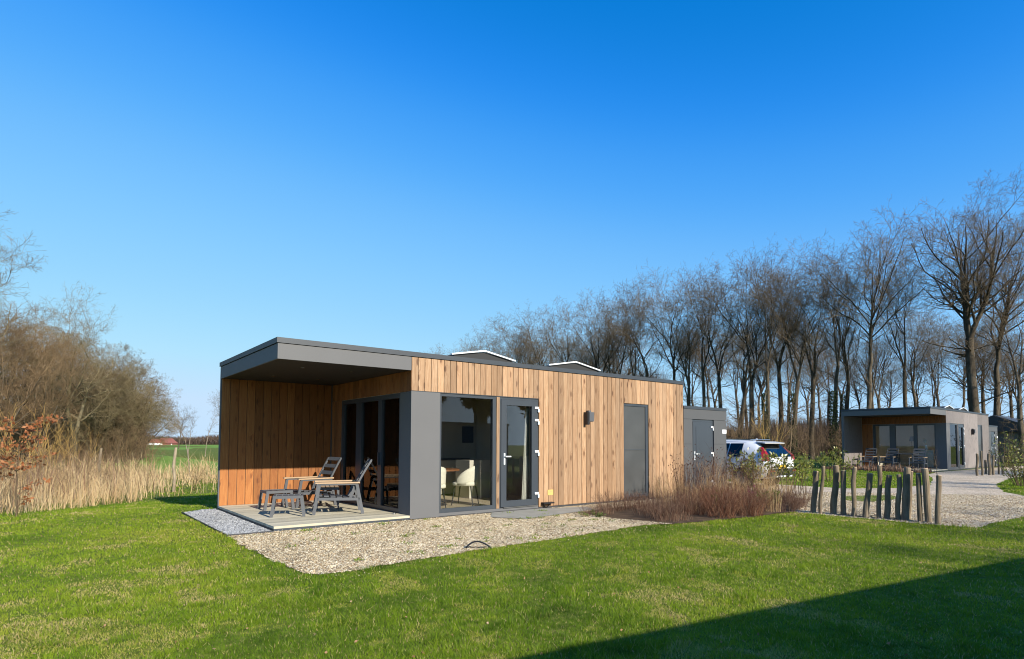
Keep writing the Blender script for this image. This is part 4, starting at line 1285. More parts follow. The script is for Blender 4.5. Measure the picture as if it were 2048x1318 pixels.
# ------------------------------------------------------------------ trees
def tubes_np(segs, n):
    A = np.array(segs, dtype=np.float64)
    p0, p1, r0, r1 = A[:, 0:3], A[:, 3:6], A[:, 6], A[:, 7]
    d = p1 - p0; d /= (np.linalg.norm(d, axis=1, keepdims=True) + 1e-9)
    u = np.where(np.abs(d[:, 2:3]) < 0.9, np.array([[0, 0, 1.0]]), np.array([[1.0, 0, 0]]))
    a = np.cross(d, u); a /= np.linalg.norm(a, axis=1, keepdims=True)
    b = np.cross(a, d)
    t = np.arange(n) * 2 * np.pi / n
    ring = a[:, None, :] * np.cos(t)[None, :, None] + b[:, None, :] * np.sin(t)[None, :, None]
    V = np.concatenate([p0[:, None] + ring * r0[:, None, None], p1[:, None] + ring * r1[:, None, None]], axis=1)
    k = np.arange(n)
    F = np.stack([k, (k + 1) % n, (k + 1) % n + n, k + n], 1)
    faces = (F[None] + (np.arange(len(A)) * 2 * n)[:, None, None]).reshape(-1, 4)
    return V.reshape(-1, 3), faces


def joined(name, groups, mat, smooth=True):
    VS = []; FS = []; b = 0
    for segs, n in groups:
        if not segs: continue
        v, f = tubes_np(segs, n)
        VS.append(v); FS.append(f + b); b += len(v)
    return fastmesh(name, np.concatenate(VS), np.concatenate(FS), mat, smooth=smooth)


def grow(seed, H=18, r0=0.32, fork=0.45, lv=(9, 7, 5, 4), ang=(38, 42, 45, 48), ratio=(0.42, 0.48, 0.46, 0.42), trop=(0.05, 0.09, 0.04, 0.0), wob_=(0.08, 0.15, 0.19, 0.23, 0.27),
         twig=0.010, start=0.38, forks=2, low=3, lean=0.03, spread=1.0):
    R = random.Random(seed)
    thick = []; mid = []; thin = []
    gauss = R.gauss; uni = R.uniform

    def perp(d, a, az):
        dx, dy, dz = d
        if abs(dz) < 0.9: ux, uy, uz = 0, 0, 1
        else: ux, uy, uz = 1, 0, 0
        ax, ay, az_ = dy * uz - dz * uy, dz * ux - dx * uz, dx * uy - dy * ux
        l = math.sqrt(ax * ax + ay * ay + az_ * az_); ax /= l; ay /= l; az_ /= l
        bx_, by_, bz = ay * dz - az_ * dy, az_ * dx - ax * dz, ax * dy - ay * dx
        c, s = math.cos(a), math.sin(a); ca, sa = math.cos(az), math.sin(az)
        return (dx * c + (ax * ca + bx_ * sa) * s, dy * c + (ay * ca + by_ * sa) * s, dz * c + (az_ * ca + bz * sa) * s)

    nseg = (9, 7, 5, 3, 2)

    def branch(p, d, L, r, lev, s0):
        n = nseg[lev]; st = L / n
        w = wob_[lev]; tp = trop[min(lev, 3)]
        az = uni(0, 6.28)
        last = lev >= len(lv)
        nc = 0 if last else lv[lev]
        slots = sorted(uni(s0, 0.98) for _ in range(nc)) if nc else []
        si = 0
        x, y, z = p
        rr0 = r
        rend = max(twig * 0.6, r * (0.30 if lev else 0.12))
        for i in range(n):
            dx = d[0] + gauss(0, w); dy = d[1] + gauss(0, w); dz = d[2] + gauss(0, w) * 0.7 + tp
            l = math.sqrt(dx * dx + dy * dy + dz * dz); d = (dx / l, dy / l, dz / l)
            x2, y2, z2 = x + d[0] * st, y + d[1] * st, z + d[2] * st
            t1 = (i + 1) / n
            rr1 = r + (rend - r) * t1
            seg = (x, y, z, x2, y2, z2, rr0, rr1)
            (thick if rr0 > 0.09 else mid if rr0 > 0.028 else thin).append(seg)
            while si < len(slots) and slots[si] <= t1:
                f = (slots[si] - i / n) * n
                cp = (x + (x2 - x) * f, y + (y2 - y) * f, z + (z2 - z) * f)
                cr = r + (rend - r) * slots[si]
                az += 2.4 + uni(-0.5, 0.5)
                a = math.radians(ang[lev]) * uni(0.7, 1.3) * (spread if lev == 0 else 1)
                cd = perp(d, a, az)
                q = slots[si]
                CL = L * ratio[lev] * uni(0.65, 1.2) * (1.15 - 0.45 * q)
                if lev == 0: CL = H * ratio[0] * uni(0.7, 1.15) * (1.0 - 0.35 * abs(q - 0.55))
                branch(cp, cd, CL, min(cr * 0.7, max(twig, cr * uni(0.46, 0.68))), lev + 1, 0.18)
                si += 1
            x, y, z = x2, y2, z2; rr0 = rr1
    # trunk, with fork(s)
    d = (uni(-lean, lean), uni(-lean, lean), 1.0)
    hf = H * fork
    n = 7; x = y = z = 0.0; r = r0 * 1.25
    z = -0.1
    for i in range(n):
        d2 = (d[0] + gauss(0, 0.03), d[1] + gauss(0, 0.03), 1.0)
        x2, y2, z2 = x + d2[0] * hf / n, y + d2[1] * hf / n, z + hf / n
        r2 = r0 * (1.0 - 0.30 * (i + 1) / n)
        thick.append((x, y, z, x2, y2, z2, r, r2))
        x, y, z, r = x2, y2, z2, r2
        d = d2
    trunk = list(thick); thick.clear()
    for k in range(low):   # small low branches
        f = uni(0.45, 1.0)
        az = uni(0, 6.28)
        branch((x * f, y * f, z * f), (math.cos(az) * 0.95, math.sin(az) * 0.95, 0.3), H * uni(0.10, 0.2), r0 * 0.16, 2, 0.2)
    az = uni(0, 6.28)
    for k in range(forks):
        a = 0.10 if forks == 1 else uni(0.14, 0.30) * spread
        cd = (math.sin(a) * math.cos(az), math.sin(a) * math.sin(az), math.cos(a))
        az += 6.28 / forks + uni(-0.3, 0.3)
        branch((x, y, z - 0.05), cd, (H - hf) * uni(0.86, 1.0), r * (0.95 if forks == 1 else 0.72), 0, 0.08 if start < 0.3 else 0.12)
    return trunk, thick, mid, thin


TREES = {}


def proto(key, bark_m, twig_m, **kw):
    tr, th, mi, tn = grow(**kw)
    tm = joined("trunk", [(tr, 10)], bark_m)
    cm = joined("branches", [(th, 7), (mi, 5), (tn, 3)], twig_m if not th else bark_m)
    # fine twigs as their own mesh so they may differ in colour
    bm_ = joined("branches", [(th, 7), (mi, 5)], bark_m) if (th or mi) else None
    tw = joined("twigs", [(tn, 3)], twig_m)
    co = np.empty(len(tw.vertices) * 3, np.float32); tw.vertices.foreach_get("co", co)
    TREES[key] = (tm, bm_, tw, float(np.percentile(co.reshape(-1, 3)[:, 2], 97.5)))


LV = (9, 8, 7, 4)
proto('a', M['bark'], M['twig'], seed=1, H=18, r0=0.30, fork=0.50, forks=2, lv=LV, twig=0.0125, spread=0.8, low=5)
proto('b', M['bark'], M['twig'], seed=2, H=18, r0=0.27, fork=0.58, forks=2, lv=LV, twig=0.0125, spread=0.7, low=6)
proto('c', M['bark'], M['twig'], seed=3, H=18, r0=0.30, fork=0.54, forks=2, lv=LV, twig=0.0125, spread=0.85, low=5)
proto('d', M['bark'], M['twig'], seed=4, H=18, r0=0.26, fork=0.45, forks=1, lv=(20, 9, 6, 4), twig=0.0125, spread=0.95, low=8)
proto('e', M['bark'], M['twig'], seed=5, H=18, r0=0.33, fork=0.42, forks=2, lv=(8, 8, 7, 4), twig=0.0125, spread=1.15, low=8, wob_=(0.12, 0.22, 0.24, 0.26, 0.28))
proto('big', M['bark'], M['twig'], seed=9, H=21, r0=0.42, fork=0.50, forks=3, lv=(12, 9, 7, 4), spread=0.9, low=8, ang=(48, 45, 45, 50), ratio=(0.28, 0.5, 0.5, 0.45), twig=0.011)
proto('oak', M['bark_pale'], M['twig_pale'], seed=21, H=11, r0=0.36, fork=0.24, forks=3, lv=(11, 9, 7, 5), spread=1.25, low=5, ang=(52, 50, 48, 50), ratio=(0.46, 0.52, 0.5, 0.45), trop=(0.0, 0.06, 0.05, 0.03), wob_=(0.16, 0.24, 0.25, 0.28, 0.3), twig=0.009)
proto('dense', M['bark_pale'], M['twig_pale'], seed=22, H=9, r0=0.22, fork=0.10, forks=5, lv=(9, 8, 6, 5), spread=1.45, low=4, ang=(50, 45, 45, 50), ratio=(0.40, 0.5, 0.5, 0.5), trop=(0.02, 0.05, 0.03, 0.0), wob_=(0.10, 0.16, 0.2, 0.25, 0.3), twig=0.010)
proto('alder', M['bark'], M['twig_brown'], seed=23, H=9, r0=0.15, fork=0.15, forks=4, lv=(10, 7, 5, 4), spread=1.1, low=6, ang=(45, 45, 48, 50), ratio=(0.30, 0.5, 0.5, 0.5), twig=0.009)
proto('bushy', M['twig_brown'], M['twig_brown'], seed=24, H=3.2, r0=0.05, fork=0.04, forks=6, lv=(7, 5, 3), spread=1.6, low=3, ang=(35, 40, 45, 45), ratio=(0.45, 0.5, 0.5, 0.5), twig=0.005)
proto('golden', M['twig_gold'], M['twig_gold'], seed=25, H=3.0, r0=0.035, fork=0.03, forks=5, lv=(4, 2), spread=0.9, low=0, ang=(22, 28, 30, 30), ratio=(0.45, 0.5, 0.5, 0.5), twig=0.009)
proto('sapling', M['bark'], M['twig'], seed=26, H=4, r0=0.035, fork=0.25, forks=1, lv=(12, 5), spread=1.0, low=0, ang=(38, 38, 40, 40), ratio=(0.35, 0.5, 0.5, 0.5), twig=0.004)
proto('birch', M['birch'], M['twig'], seed=27, H=6, r0=0.055, fork=0.45, forks=1, lv=(14, 6, 3), spread=0.9, low=0, ang=(32, 38, 40, 40), ratio=(0.25, 0.5, 0.5, 0.5), twig=0.006)


def leafcloud(pts, size, seed, elong=2.2, up=0.0):
    r = np.random.default_rng(seed); n = len(pts)
    d = r.normal(0, 1, (n, 3)); d[:, 2] += up; d /= np.linalg.norm(d, axis=1, keepdims=True)
    e = np.cross(d, r.normal(0, 1, (n, 3))); e /= np.linalg.norm(e, axis=1, keepdims=True)
    s = size * r.uniform(0.6, 1.25, n)[:, None]
    V = np.stack([pts, pts + d * s * 0.5 + e * s / elong * 0.5, pts + d * s, pts + d * s * 0.5 - e * s / elong * 0.5], 1)
    F = np.arange(n * 4).reshape(-1, 4)
    return V.reshape(-1, 3), F, np.repeat(r.uniform(0, 1, n), 4)


_r = np.random.default_rng(60)
z_ = _r.uniform(0.2, 7.5, 2600); a_ = _r.uniform(0, 6.28, 2600); q_ = 0.30 + 0.22 * _r.uniform(0, 1, 2600) * (1 - z_ / 14)
_v, _f, _t = leafcloud(np.stack([np.cos(a_) * q_, np.sin(a_) * q_, z_], 1), 0.16, 61, 1.4)
ivy_me = fastmesh("ivy", _v, _f, M['ivy'], _t)
_r = np.random.default_rng(70)


def tree(key, x, y, h, label, cat="tree", group=None, ivy=False, rz=None, z=None, name="bare_tree", wide=None):
    tm, bm_, tw, H0 = TREES[key]
    s = h / H0
    w = wide if wide else s * rnd.uniform(0.92, 1.12)
    o = empty(name, (x, y, (hgt(x, y) if z is None else z)), rnd.uniform(0, 6.28) if rz is None else rz, label, cat, group)
    o.scale = (w, w, s)
    link("trunk", tm, None, o)
    if bm_: tag(link("branches", bm_, None, o), kind="stuff")
    tag(link("twigs", tw, None, o), kind="stuff")
    if ivy:
        link("ivy", ivy_me, None, o)
    return o


FAR = "bare trees in the long row behind the cabins"
row = [  # photo x, depth, height, proto, ivy, label
    (1958, 43, 19.4, 'big', 0, "tallest bare tree, with thick dark trunk behind the far cabin's right end"),
    (1992, 46, 18.2, 'd', 0, "straight trunked bare tree just right of the tallest one"),
    (2042, 41, 14.0, 'e', 0, "crooked bare tree cut by the right edge of the picture"),
    (1818, 48, 16.3, 'b', 0, "slender bare tree with a forked trunk standing alone above the far cabin"),
    (1736, 47, 18.2, 'd', 0, "dark straight tree rising above its neighbours left of the far cabin's middle"),
    (1690, 52, 17.0, 'a', 1, "ivy clad tree standing above the left end of the far cabin's roof"), (1668, 49, 17.2, 'b', 1, "ivy clad tree just left of the far cabin"), (1622, 51, 16.0, 'c', 0, "thick bare tree above the gap between the first two stakes"), (1585, 50, 16.8, 'a', 1, "ivy clad tree right of the parked car"), (1560, 53, 17.6, 'c', 0, "tall bare tree directly above the car's rear end"),
    (1532, 50, 16.9, 'b', 1, "ivy wrapped dark trunk rising right behind the parked car"), (1502, 54, 18.0, 'a', 0, "tall bare tree above the car's side windows, crown among the highest of the row"), (1474, 52, 16.2, 'e', 0, "crooked bare tree above the front of the visible part of the car"), (1440, 57, 18.0, 'c', 0, "bare tree behind the storage shed's right edge"), (1405, 58, 17.6, 'b', 0, "bare tree behind the storage shed's door"),
    (1378, 60, 17.6, 'a', 0, "bare tree where the cabin's end wall meets the shed"), (1345, 60, 17.9, 'c', 0, "bare tree above the last boards of the main cabin"), (1312, 62, 17.6, 'e', 0, "crooked bare tree above the narrow screened window"), (1276, 64, 17.6, 'b', 0, "bare tree above the left edge of the narrow window"), (1240, 66, 17.8, 'a', 0, "bare tree between the second roof light and the narrow window"), (1205, 68, 18.3, 'c', 0, "bare tree just right of the second roof light"),
    (1172, 70, 17.6, 'e', 0, "crooked bare tree behind the right slope of the second roof light"), (1138, 73, 18.2, 'a', 0, "bare tree behind the peak of the second roof light"), (1102, 76, 19.3, 'e', 0, "crooked bare tree behind the left end of the second roof light"), (1068, 80, 18.8, 'c', 0, "bare tree between the two roof lights, nearer the second"), (1036, 84, 18.0, 'b', 0, "bare tree between the two roof lights, nearer the first"), (1004, 89, 18.2, 'e', 0, "crooked far tree behind the right end of the first roof light"),
    (975, 94, 18.6, 'c', 0, "far tree behind the peak of the first roof light"), (946, 99, 18.3, 'a', 0, "far tree over the left slope of the first roof light"), (918, 105, 18.6, 'e', 0, "crooked far tree at the left end of the first roof light"), (892, 111, 19.0, 'c', 0, "second to last tree at the low far end of the row"), (866, 118, 18.8, 'b', 0, "last and farthest tree at the low left end of the row")]
for i, (u, d, h, kk, iv, lab) in enumerate(row):
    x, y, z = at(u, d)
    tree(kk, x, y, h * 1.0, lab, group=FAR, ivy=bool(iv))
for i in range(16):
    u = 858 + i * 26 + rnd.uniform(-8, 8)
    x, y, z = at(u, (118 - i * 3.3) + 9)
    tree('cea'[i % 3], x, y, rnd.uniform(16.5, 18.5), "far bare tree filling the second line behind the receding row", group="second line of the receding row")
# second rank, thinner
for i in range(28):
    u = 1370 + i * 25 + rnd.uniform(-12, 12)
    d = 66 + rnd.uniform(0, 14) - max(0, (u - 1800)) * 0.02
    x, y, z = at(u, d)
    tree(rnd.choice('abcd'), x, y, rnd.uniform(13, 17), "thinner bare tree standing in the second rank of the wood", group="trees in the second rank")
# thicket under the trees
for i in range(34):
    u = 1360 + i * 20.5 + rnd.uniform(-8, 8); d = rnd.uniform(40, 58)
    x, y, z = at(u, d)
    tree('bushy', x, y, rnd.uniform(2.0, 3.8), "brown leafless shrub in the thicket below the tree row", "shrub", "shrubs under the tree row", name="bare_shrub")
tree('sapling', *at(1575, 25)[:2], 4.6, "thin pale forked sapling standing right of the parked car", "sapling", name="sapling")
tree('golden', *at(1536, 30)[:2], 3.8, "spray of pale upright shoots above the parked car's roof", "shrub", name="bare_shrub")
# left group
LG = "bare trees on the left beyond the reeds"
left = [(-95, 27, 10.8, 'oak', "huge spreading tree cut by the left edge of the picture"), (148, 37, 9.6, 'oak', "gnarled oak with the dark crooked trunk in the middle of the left group"),
        (10, 31, 7.6, 'alder', "dense brown alder at the far left"), (62, 34, 8.0, 'alder', "dense brown alder just left of the gnarled oak"), (100, 38, 7.6, 'alder', "brown alder touching the gnarled oak"), (-30, 29, 8.0, 'alder', "brown alder at the left picture edge"),
        (205, 44, 7.4, 'dense', "round olive brown tree right of the gnarled oak"), (236, 50, 7.4, 'dense', "dense twiggy tree near the right end of the left group"), (262, 55, 6.5, 'dense', "outermost rounded tree of the left group above the field"),
        (180, 50, 8.4, 'dense', "dense twiggy tree behind the gnarled oak"), (222, 60, 8.4, 'oak', "spreading crown rising behind the rounded trees"), (120, 46, 8.2, 'dense', "dense tree behind the brown alders"), (40, 42, 9.4, 'dense', "pale dense tree far left behind the alders"),
        (196, 42, 6.6, 'dense', "lower rounded tree just right of the gnarled oak's trunk"), (238, 44, 7.2, 'alder', "brown twiggy tree in the gap between two rounded trees"), (250, 47, 6.3, 'dense', "rounded tree in front of the last ones of the left group"), (280, 60, 5.8, 'dense', "small brown tree ending the left group at the field"),
        (80, 30, 6.6, 'alder', "low brown alder in front of the gnarled oak's left side"), (-5, 26, 6.8, 'alder', "brown alder rising from the reeds at the far left")]
for u, d, h, kk, lab in left:
    x, y, z = at(u, d)
    tree(kk, x, y, h * (1.12 if kk == 'dense' else 1.0), lab, group=LG, wide=(h / TREES[kk][3]) * (1.25 if kk == 'dense' else 1.0))
for i in range(16):
    u = -60 + i * 24 + rnd.uniform(-10, 10); d = rnd.uniform(33, 44)
    x, y, z = at(u, d)
    tree('bushy', x, y, rnd.uniform(2.2, 3.4), "brown leafless shrub under the left group of trees", "shrub", "shrubs under the left trees", name="bare_shrub")
for i, (u, d, h) in enumerate(((8, 17, 2.3), (34, 18, 2.6), (62, 19.5, 2.5), (90, 21, 2.7), (114, 22, 2.4), (140, 24, 2.5), (175, 25, 2.2))):
    x, y, z = at(u, d)
    tree('golden', x, y, h, "clump of yellowish upright shoots rising out of the dry reeds", "shrub", "golden shoots in the reeds", name="golden_shrub")
tree('sapling', *at(237, 18.5)[:2], 2.5, "thin forked sapling leaning in the reeds right of the golden shoots", "sapling", name="sapling")
# young trees over the field
tree('birch', *at(382, 26)[:2], 3.5, "young birch with thin upright shoots left of the cabin", "birch", "young trees between reeds and field", name="young_birch", wide=0.55)
tree('birch', *at(412, 60)[:2], 5.0, "slim white trunked birch standing on the far field edge", "birch", "young trees between reeds and field", name="young_birch")
tree('birch', *at(378, 70)[:2], 5.2, "slender birch at the far edge of the green field", "birch", "young trees between reeds and field", name="young_birch")
tree('e', *at(358, 120)[:2], 8.5, "small round bare tree far off at the field edge", name="bare_tree")
tree('c', *at(446, 95)[:2], 9.5, "distant bare tree half hidden by the cabin's left wall", name="bare_tree")

for i, (u, d, h) in enumerate(((20, 14.5, 1.3), (58, 15.2, 1.1), (112, 15.8, 1.2), (150, 16.8, 1.0), (186, 17.5, 1.2), (222, 18, 1.0), (262, 19, 1.25), (296, 19.5, 0.9), (392, 20, 1.0), (-20, 14, 1.4), (85, 17, 1.5), (170, 20, 1.6))):
    x, y, z = at(u, d)
    tree('bushy', x, y, h, "thin brown scrub growing up through the dry reeds", "shrub", "scrub in the reeds", name="bare_shrub")
# fence posts in the reeds
for (u, d, yt, rad, lab, mt) in ((351, 19.5, 895, 0.055, "old leaning fence post with peeling pale bark beside the cabin", 'birch'), (202, 20.5, 897, 0.05, "pale topped fence post standing in the reeds", 'birch')):
    x, y, z = at(u, d)
    zt = CAM.z - (yt - 884.5) / FPX * d
    o = MB().tube([(x, y, z - 0.1), (x + 0.02, y, z + 0.4), (x - 0.02, y, z + 0.8), (x + 0.03, y, zt)], [rad * 0.95, rad * 0.85, rad * 0.9, rad * 0.75], 9).build("fence_post", M['postwood'])
    tag(o, lab, "fence post")

# beech sapling with rusty leaves, far left
bx_, by_, bz_ = at(40, 11.2)
r = empty("beech_sapling", (bx_, by_, bz_), 0, "young beech holding rust brown dead leaves at the left edge", "sapling")
R_ = random.Random(5)
segs = []; lp_ = []
x = y = z = 0.0
for i in range(10):
    x2, y2, z2 = x + R_.uniform(-.03, .03), y + R_.uniform(-.03, .03), z + 0.17
    segs.append((x, y, z, x2, y2, z2, 0.018 - i * 0.0015, 0.0165 - i * 0.0015))
    for k in range(4 if i > 3 else 1):
        az = R_.uniform(0, 6.28); L = R_.uniform(0.25, 0.65)
        px, py, pz = x2, y2, z2
        for j in range(4):
            qx, qy, qz = px + math.cos(az) * L / 4, py + math.sin(az) * L / 4, pz + L / 4 * (0.45 - j * 0.12)
            segs.append((px, py, pz, qx, qy, qz, 0.006 - j * 0.001, 0.005 - j * 0.001))
            if j > 0:
                for _ in range(7): lp_.append((qx + R_.gauss(0, .04), qy + R_.gauss(0, .04), qz + R_.gauss(0, .03)))
            px, py, pz = qx, qy, qz
    x, y, z = x2, y2, z2
link("stems", joined("stems", [(segs, 5)], M['twig']), None, r)
_v, _f, _t = leafcloud(np.array(lp_), 0.075, 6, 1.7)
link("leaves", fastmesh("leaves", _v, _f, M['beechleaf'], _t), None, r)


# ------------------------------------------------------------------ dry reeds
def stems(n, poly, hmin, hmax, w, mat, name, seed, lean=0.22, two=True, dens=None, cammin=None):
    r = np.random.default_rng(seed)
    xs = [p[0] for p in poly]; ys = [p[1] for p in poly]
    x = r.uniform(min(xs), max(xs), n); y = r.uniform(min(ys), max(ys), n)
    k = inpoly(x, y, poly)
    if dens is not None: k &= r.uniform(0, 1, n) < dens(x, y)
    x, y = x[k], y[k]; n = len(x)
    cl = vnoise(x, y, 0.7, seed); h = r.uniform(hmin, hmax, n) * (0.45 + 0.75 * cl) * (0.75 + 0.5 * vnoise(x, y, 2.6, seed + 5))
    dc = np.hypot(x - CAM.x, y - CAM.y)
    ww = w * np.maximum(1, dc / 11) * r.uniform(0.6, 1.4, n)
    ang = r.uniform(0, 3.14, n); la = r.uniform(0, 6.28, n); ln = np.abs(r.normal(0, lean, n))
    z = hgt_np(x, y)
    c, s = np.cos(ang) * ww, np.sin(ang) * ww
    mx_, my_ = np.cos(la) * ln * h * 0.3, np.sin(la) * ln * h * 0.3
    P = np.empty((n, 5, 3))
    P[:, 0] = np.stack([x - c, y - s, z - 0.01], 1); P[:, 1] = np.stack([x + c, y + s, z - 0.01], 1)
    P[:, 2] = np.stack([x + mx_ + c * .8, y + my_ + s * .8, z + h * 0.55], 1); P[:, 3] = np.stack([x + mx_ - c * .8, y + my_ - s * .8, z + h * 0.55], 1)
    P[:, 4] = np.stack([x + np.cos(la) * ln * h, y + np.sin(la) * ln * h, z + h], 1)
    o = np.arange(n) * 5
    F = np.concatenate([np.stack([o, o + 1, o + 2], 1), np.stack([o, o + 2, o + 3], 1), np.stack([o + 3, o + 2, o + 4], 1)])
    t = np.repeat(np.clip(0.15 + 0.55 * r.uniform(0, 1, n) + 0.35 * vnoise(x, y, 1.3, seed + 1), 0, 1), 5)
    return link(name, fastmesh(name, P.reshape(-1, 3), F, mat, t))


def reedd(x, y):
    return np.clip(0.15 + 1.1 * vnoise(x, y, 1.1, 33) - 0.45 * np.clip((x + 1.5) / 3, 0, 1), 0.03, 1)


tag(stems(120000, wob(REED, 0.25, 0.6, 6), 0.30, 1.25, 0.0030, M['straw'], "dry_reeds", 31, lean=0.6, dens=reedd), "belt of tall straw coloured dry grass along the left side of the lawn", "reeds", kind="stuff")
REED_IN = [(-14, -4), (-8, 2.0), (-4.9, 5.2), (-3.4, 6.6), (-2.6, 8.4), (-1.7, 9.6), (-0.4, 10.9), (0.6, 12.1), (-1, 20), (-14, 20), (-26, 8)]
tag(stems(6000, REED_IN, 1.0, 1.9, 0.0032, M['dead'], "dry_brown_stalks", 35, lean=0.3), "taller brown weed stalks standing among the dry reeds", "weeds", kind="stuff")

# ------------------------------------------------------------------ planting bed perennials
def clump_me(n, h, spread, w, mat, seed, lean=0.35, name="stems", twist=0.0):
    r = np.random.default_rng(seed)
    a = r.uniform(0, 6.28, n); q = spread * np.sqrt(r.uniform(0, 1, n)) * 0.55
    x, y = np.cos(a) * q, np.sin(a) * q
    hh = h * r.uniform(0.45, 1.05, n)
    segs = []
    for i in range(n):
        dx, dy = math.cos(a[i]) * lean * r.uniform(0.1, 1.2) + r.normal(0, .12), math.sin(a[i]) * lean * r.uniform(0.1, 1.2) + r.normal(0, .12)
        p = (x[i], y[i], 0.0); m1 = (x[i] + dx * hh[i] * .45, y[i] + dy * hh[i] * .45, hh[i] * .55); m2 = (x[i] + dx * hh[i], y[i] + dy * hh[i], hh[i])
        segs.append((*p, *m1, w, w * .8)); segs.append((*m1, *m2, w * .8, w * .35))
        for k in range(3):
            t = r.uniform(0.4, 0.95); b0 = np.array(m1) * (1 - t) + np.array(m2) * t
            d = np.array([r.normal(0, .6), r.normal(0, .6), 1.0]) * hh[i] * r.uniform(.10, .25)
            segs.append((*b0, *(b0 + d), w * .6, w * .25))
    V, F = tubes_np(segs, 3)
    t = np.repeat(r.uniform(0, 1, len(segs)), 6)
    return fastmesh(name, V, F, mat, t), segs


cl = {}
cl['brown'], _ = clump_me(80, 0.40, 0.62, 0.0030, M['dead'], 1, 0.5)
cl['brown2'], _ = clump_me(70, 0.47, 0.58, 0.0030, M['dead'], 2, 0.42)
cl['red'], _ = clump_me(150, 0.50, 0.5, 0.0034, M['deadred'], 3, 0.75)
cl['tall'], sg = clump_me(30, 1.15, 0.40, 0.0035, M['dead'], 4, 0.14)
cl['straw'], _ = clump_me(45, 0.78, 0.30, 0.0032, M['straw'], 5, 0.16)
hp = np.array([s[3:6] for i, s in enumerate(sg) if i % 5 == 1] + [s[3:6] for i, s in enumerate(sg) if i % 5 in (2, 3)])
hp = hp[np.random.default_rng(1).permutation(len(hp))[:44]]
oc = np.array([(1, 0, 0), (0, 1, 0), (-1, 0, 0), (0, -1, 0), (0, 0, .7), (0, 0, -.7)]) * 0.018
hv = (hp[:, None] + oc[None]).reshape(-1, 3)
hf = (np.array([(0, 1, 4), (1, 2, 4), (2, 3, 4), (3, 0, 4), (1, 0, 5), (2, 1, 5), (3, 2, 5), (0, 3, 5)])[None] + (np.arange(len(hp)) * 6)[:, None, None]).reshape(-1, 3)
head_me = fastmesh("seed_heads", hv, hf, M['seed'], np.repeat(np.random.default_rng(2).uniform(0, 1, len(hp)), 6))
lab_of = {'brown': ("dry_perennial", "low tangle of brown leafless stems in the bed", "dry brown clumps in the bed"),
          'brown2': ("dry_perennial", "taller clump of thin brown stems in the bed", "taller brown clumps in the bed"),
          'red': ("dry_grass_clump", "arching reddish brown grass clump near the bed's front edge", "reddish grass clumps in the bed"),
          'tall': ("seedhead_plant", "tall dead stalks with dark round seed heads before the shed", "seedhead stalks in the bed"),
          'straw': ("straw_clump", "upright straw coloured stalks at the back of the bed", "straw clumps in the bed")}
plants = []
R_ = random.Random(12)


def bedpt(kind, x, y, s=1.0):
    n_, lab, grp = lab_of[kind]
    o = empty(n_, (x, y, 0.01), R_.uniform(0, 6.28), lab, "garden plant", grp)
    o.scale = (s, s, s * R_.uniform(0.9, 1.1))
    link("stems", cl[kind], None, o)
    if kind == 'tall': tag(link("seed_heads", head_me, None, o), kind="stuff")


bp = wob(P_BED, 0, 10)
cnt = 0
while cnt < 92:
    x, y = R_.uniform(5.3, 12.5), R_.uniform(-3.5, -0.5)
    if not inpoly(np.array([x]), np.array([y]), P_BED)[0]: continue
    edge = ss(x, 5.3, 7.2)
    front = y < -2.2
    if x < 6.6: kind, s = 'brown', 0.55 + 0.5 * edge
    elif front and x < 8.8: kind, s = R_.choice(['red', 'red', 'brown']), R_.uniform(0.75, 1.05)
    elif x > 9.8 and y < -2.0: kind, s = 'brown', R_.uniform(0.4, 0.7)
    else: kind, s = R_.choice(['brown2', 'brown', 'brown2', 'straw' if x > 7.5 else 'brown']), R_.uniform(0.65, 0.95) * (0.8 if x > 10 else 1)
    bedpt(kind, x, y, s); cnt += 1
for x, y in ((8.6, -1.5), (9.1, -1.9), (9.5, -1.3), (10.0, -1.7), (10.4, -1.2), (9.3, -1.0), (10.9, -1.6), (8.9, -1.1), (11.3, -1.1)): bedpt('tall', x, y, R_.uniform(0.8, 0.98))
for x, y in ((10.2, -1.0), (10.6, -0.8), (11.6, -1.7), (12.0, -1.3)): bedpt('straw', x, y, 1.1)


def leafplant(name, mats, x, y, h, rad, n, leaf, seed, label, cat, group=None, base_z=0.15, elong=2.6):
    r = np.random.default_rng(seed)
    o = empty(name, (x, y, hgt(x, y)), r.uniform(0, 6.28), label, cat, group)
    segs = []; pts = []
    ns = max(6, n // 30)
    for i in range(ns):
        a = r.uniform(0, 6.28); q = rad * math.sqrt(r.uniform(0, 1)); H_ = h * r.uniform(0.55, 1.0)
        p0 = (math.cos(a) * q * .25, math.sin(a) * q * .25, 0); p1 = (math.cos(a) * q * .7, math.sin(a) * q * .7, H_ * .5); p2 = (math.cos(a) * q, math.sin(a) * q, H_)
        segs += [(*p0, *p1, .009, .007), (*p1, *p2, .007, .003)]
        for k in range(n // ns):
            t = r.uniform(base_z, 1.0)
            P = np.array(p0) * (1 - t) ** 2 + 2 * np.array(p1) * t * (1 - t) + np.array(p2) * t * t
            pts.append(P + r.normal(0, leaf * .35, 3))
    link("stems", joined("stems", [(segs, 4)], M['twig']), None, o)
    v, f, t = leafcloud(np.array(pts), leaf, seed + 1, elong, up=0.7)
    link("leaves", fastmesh("leaves", v, f, mats, t), None, o)
    return o


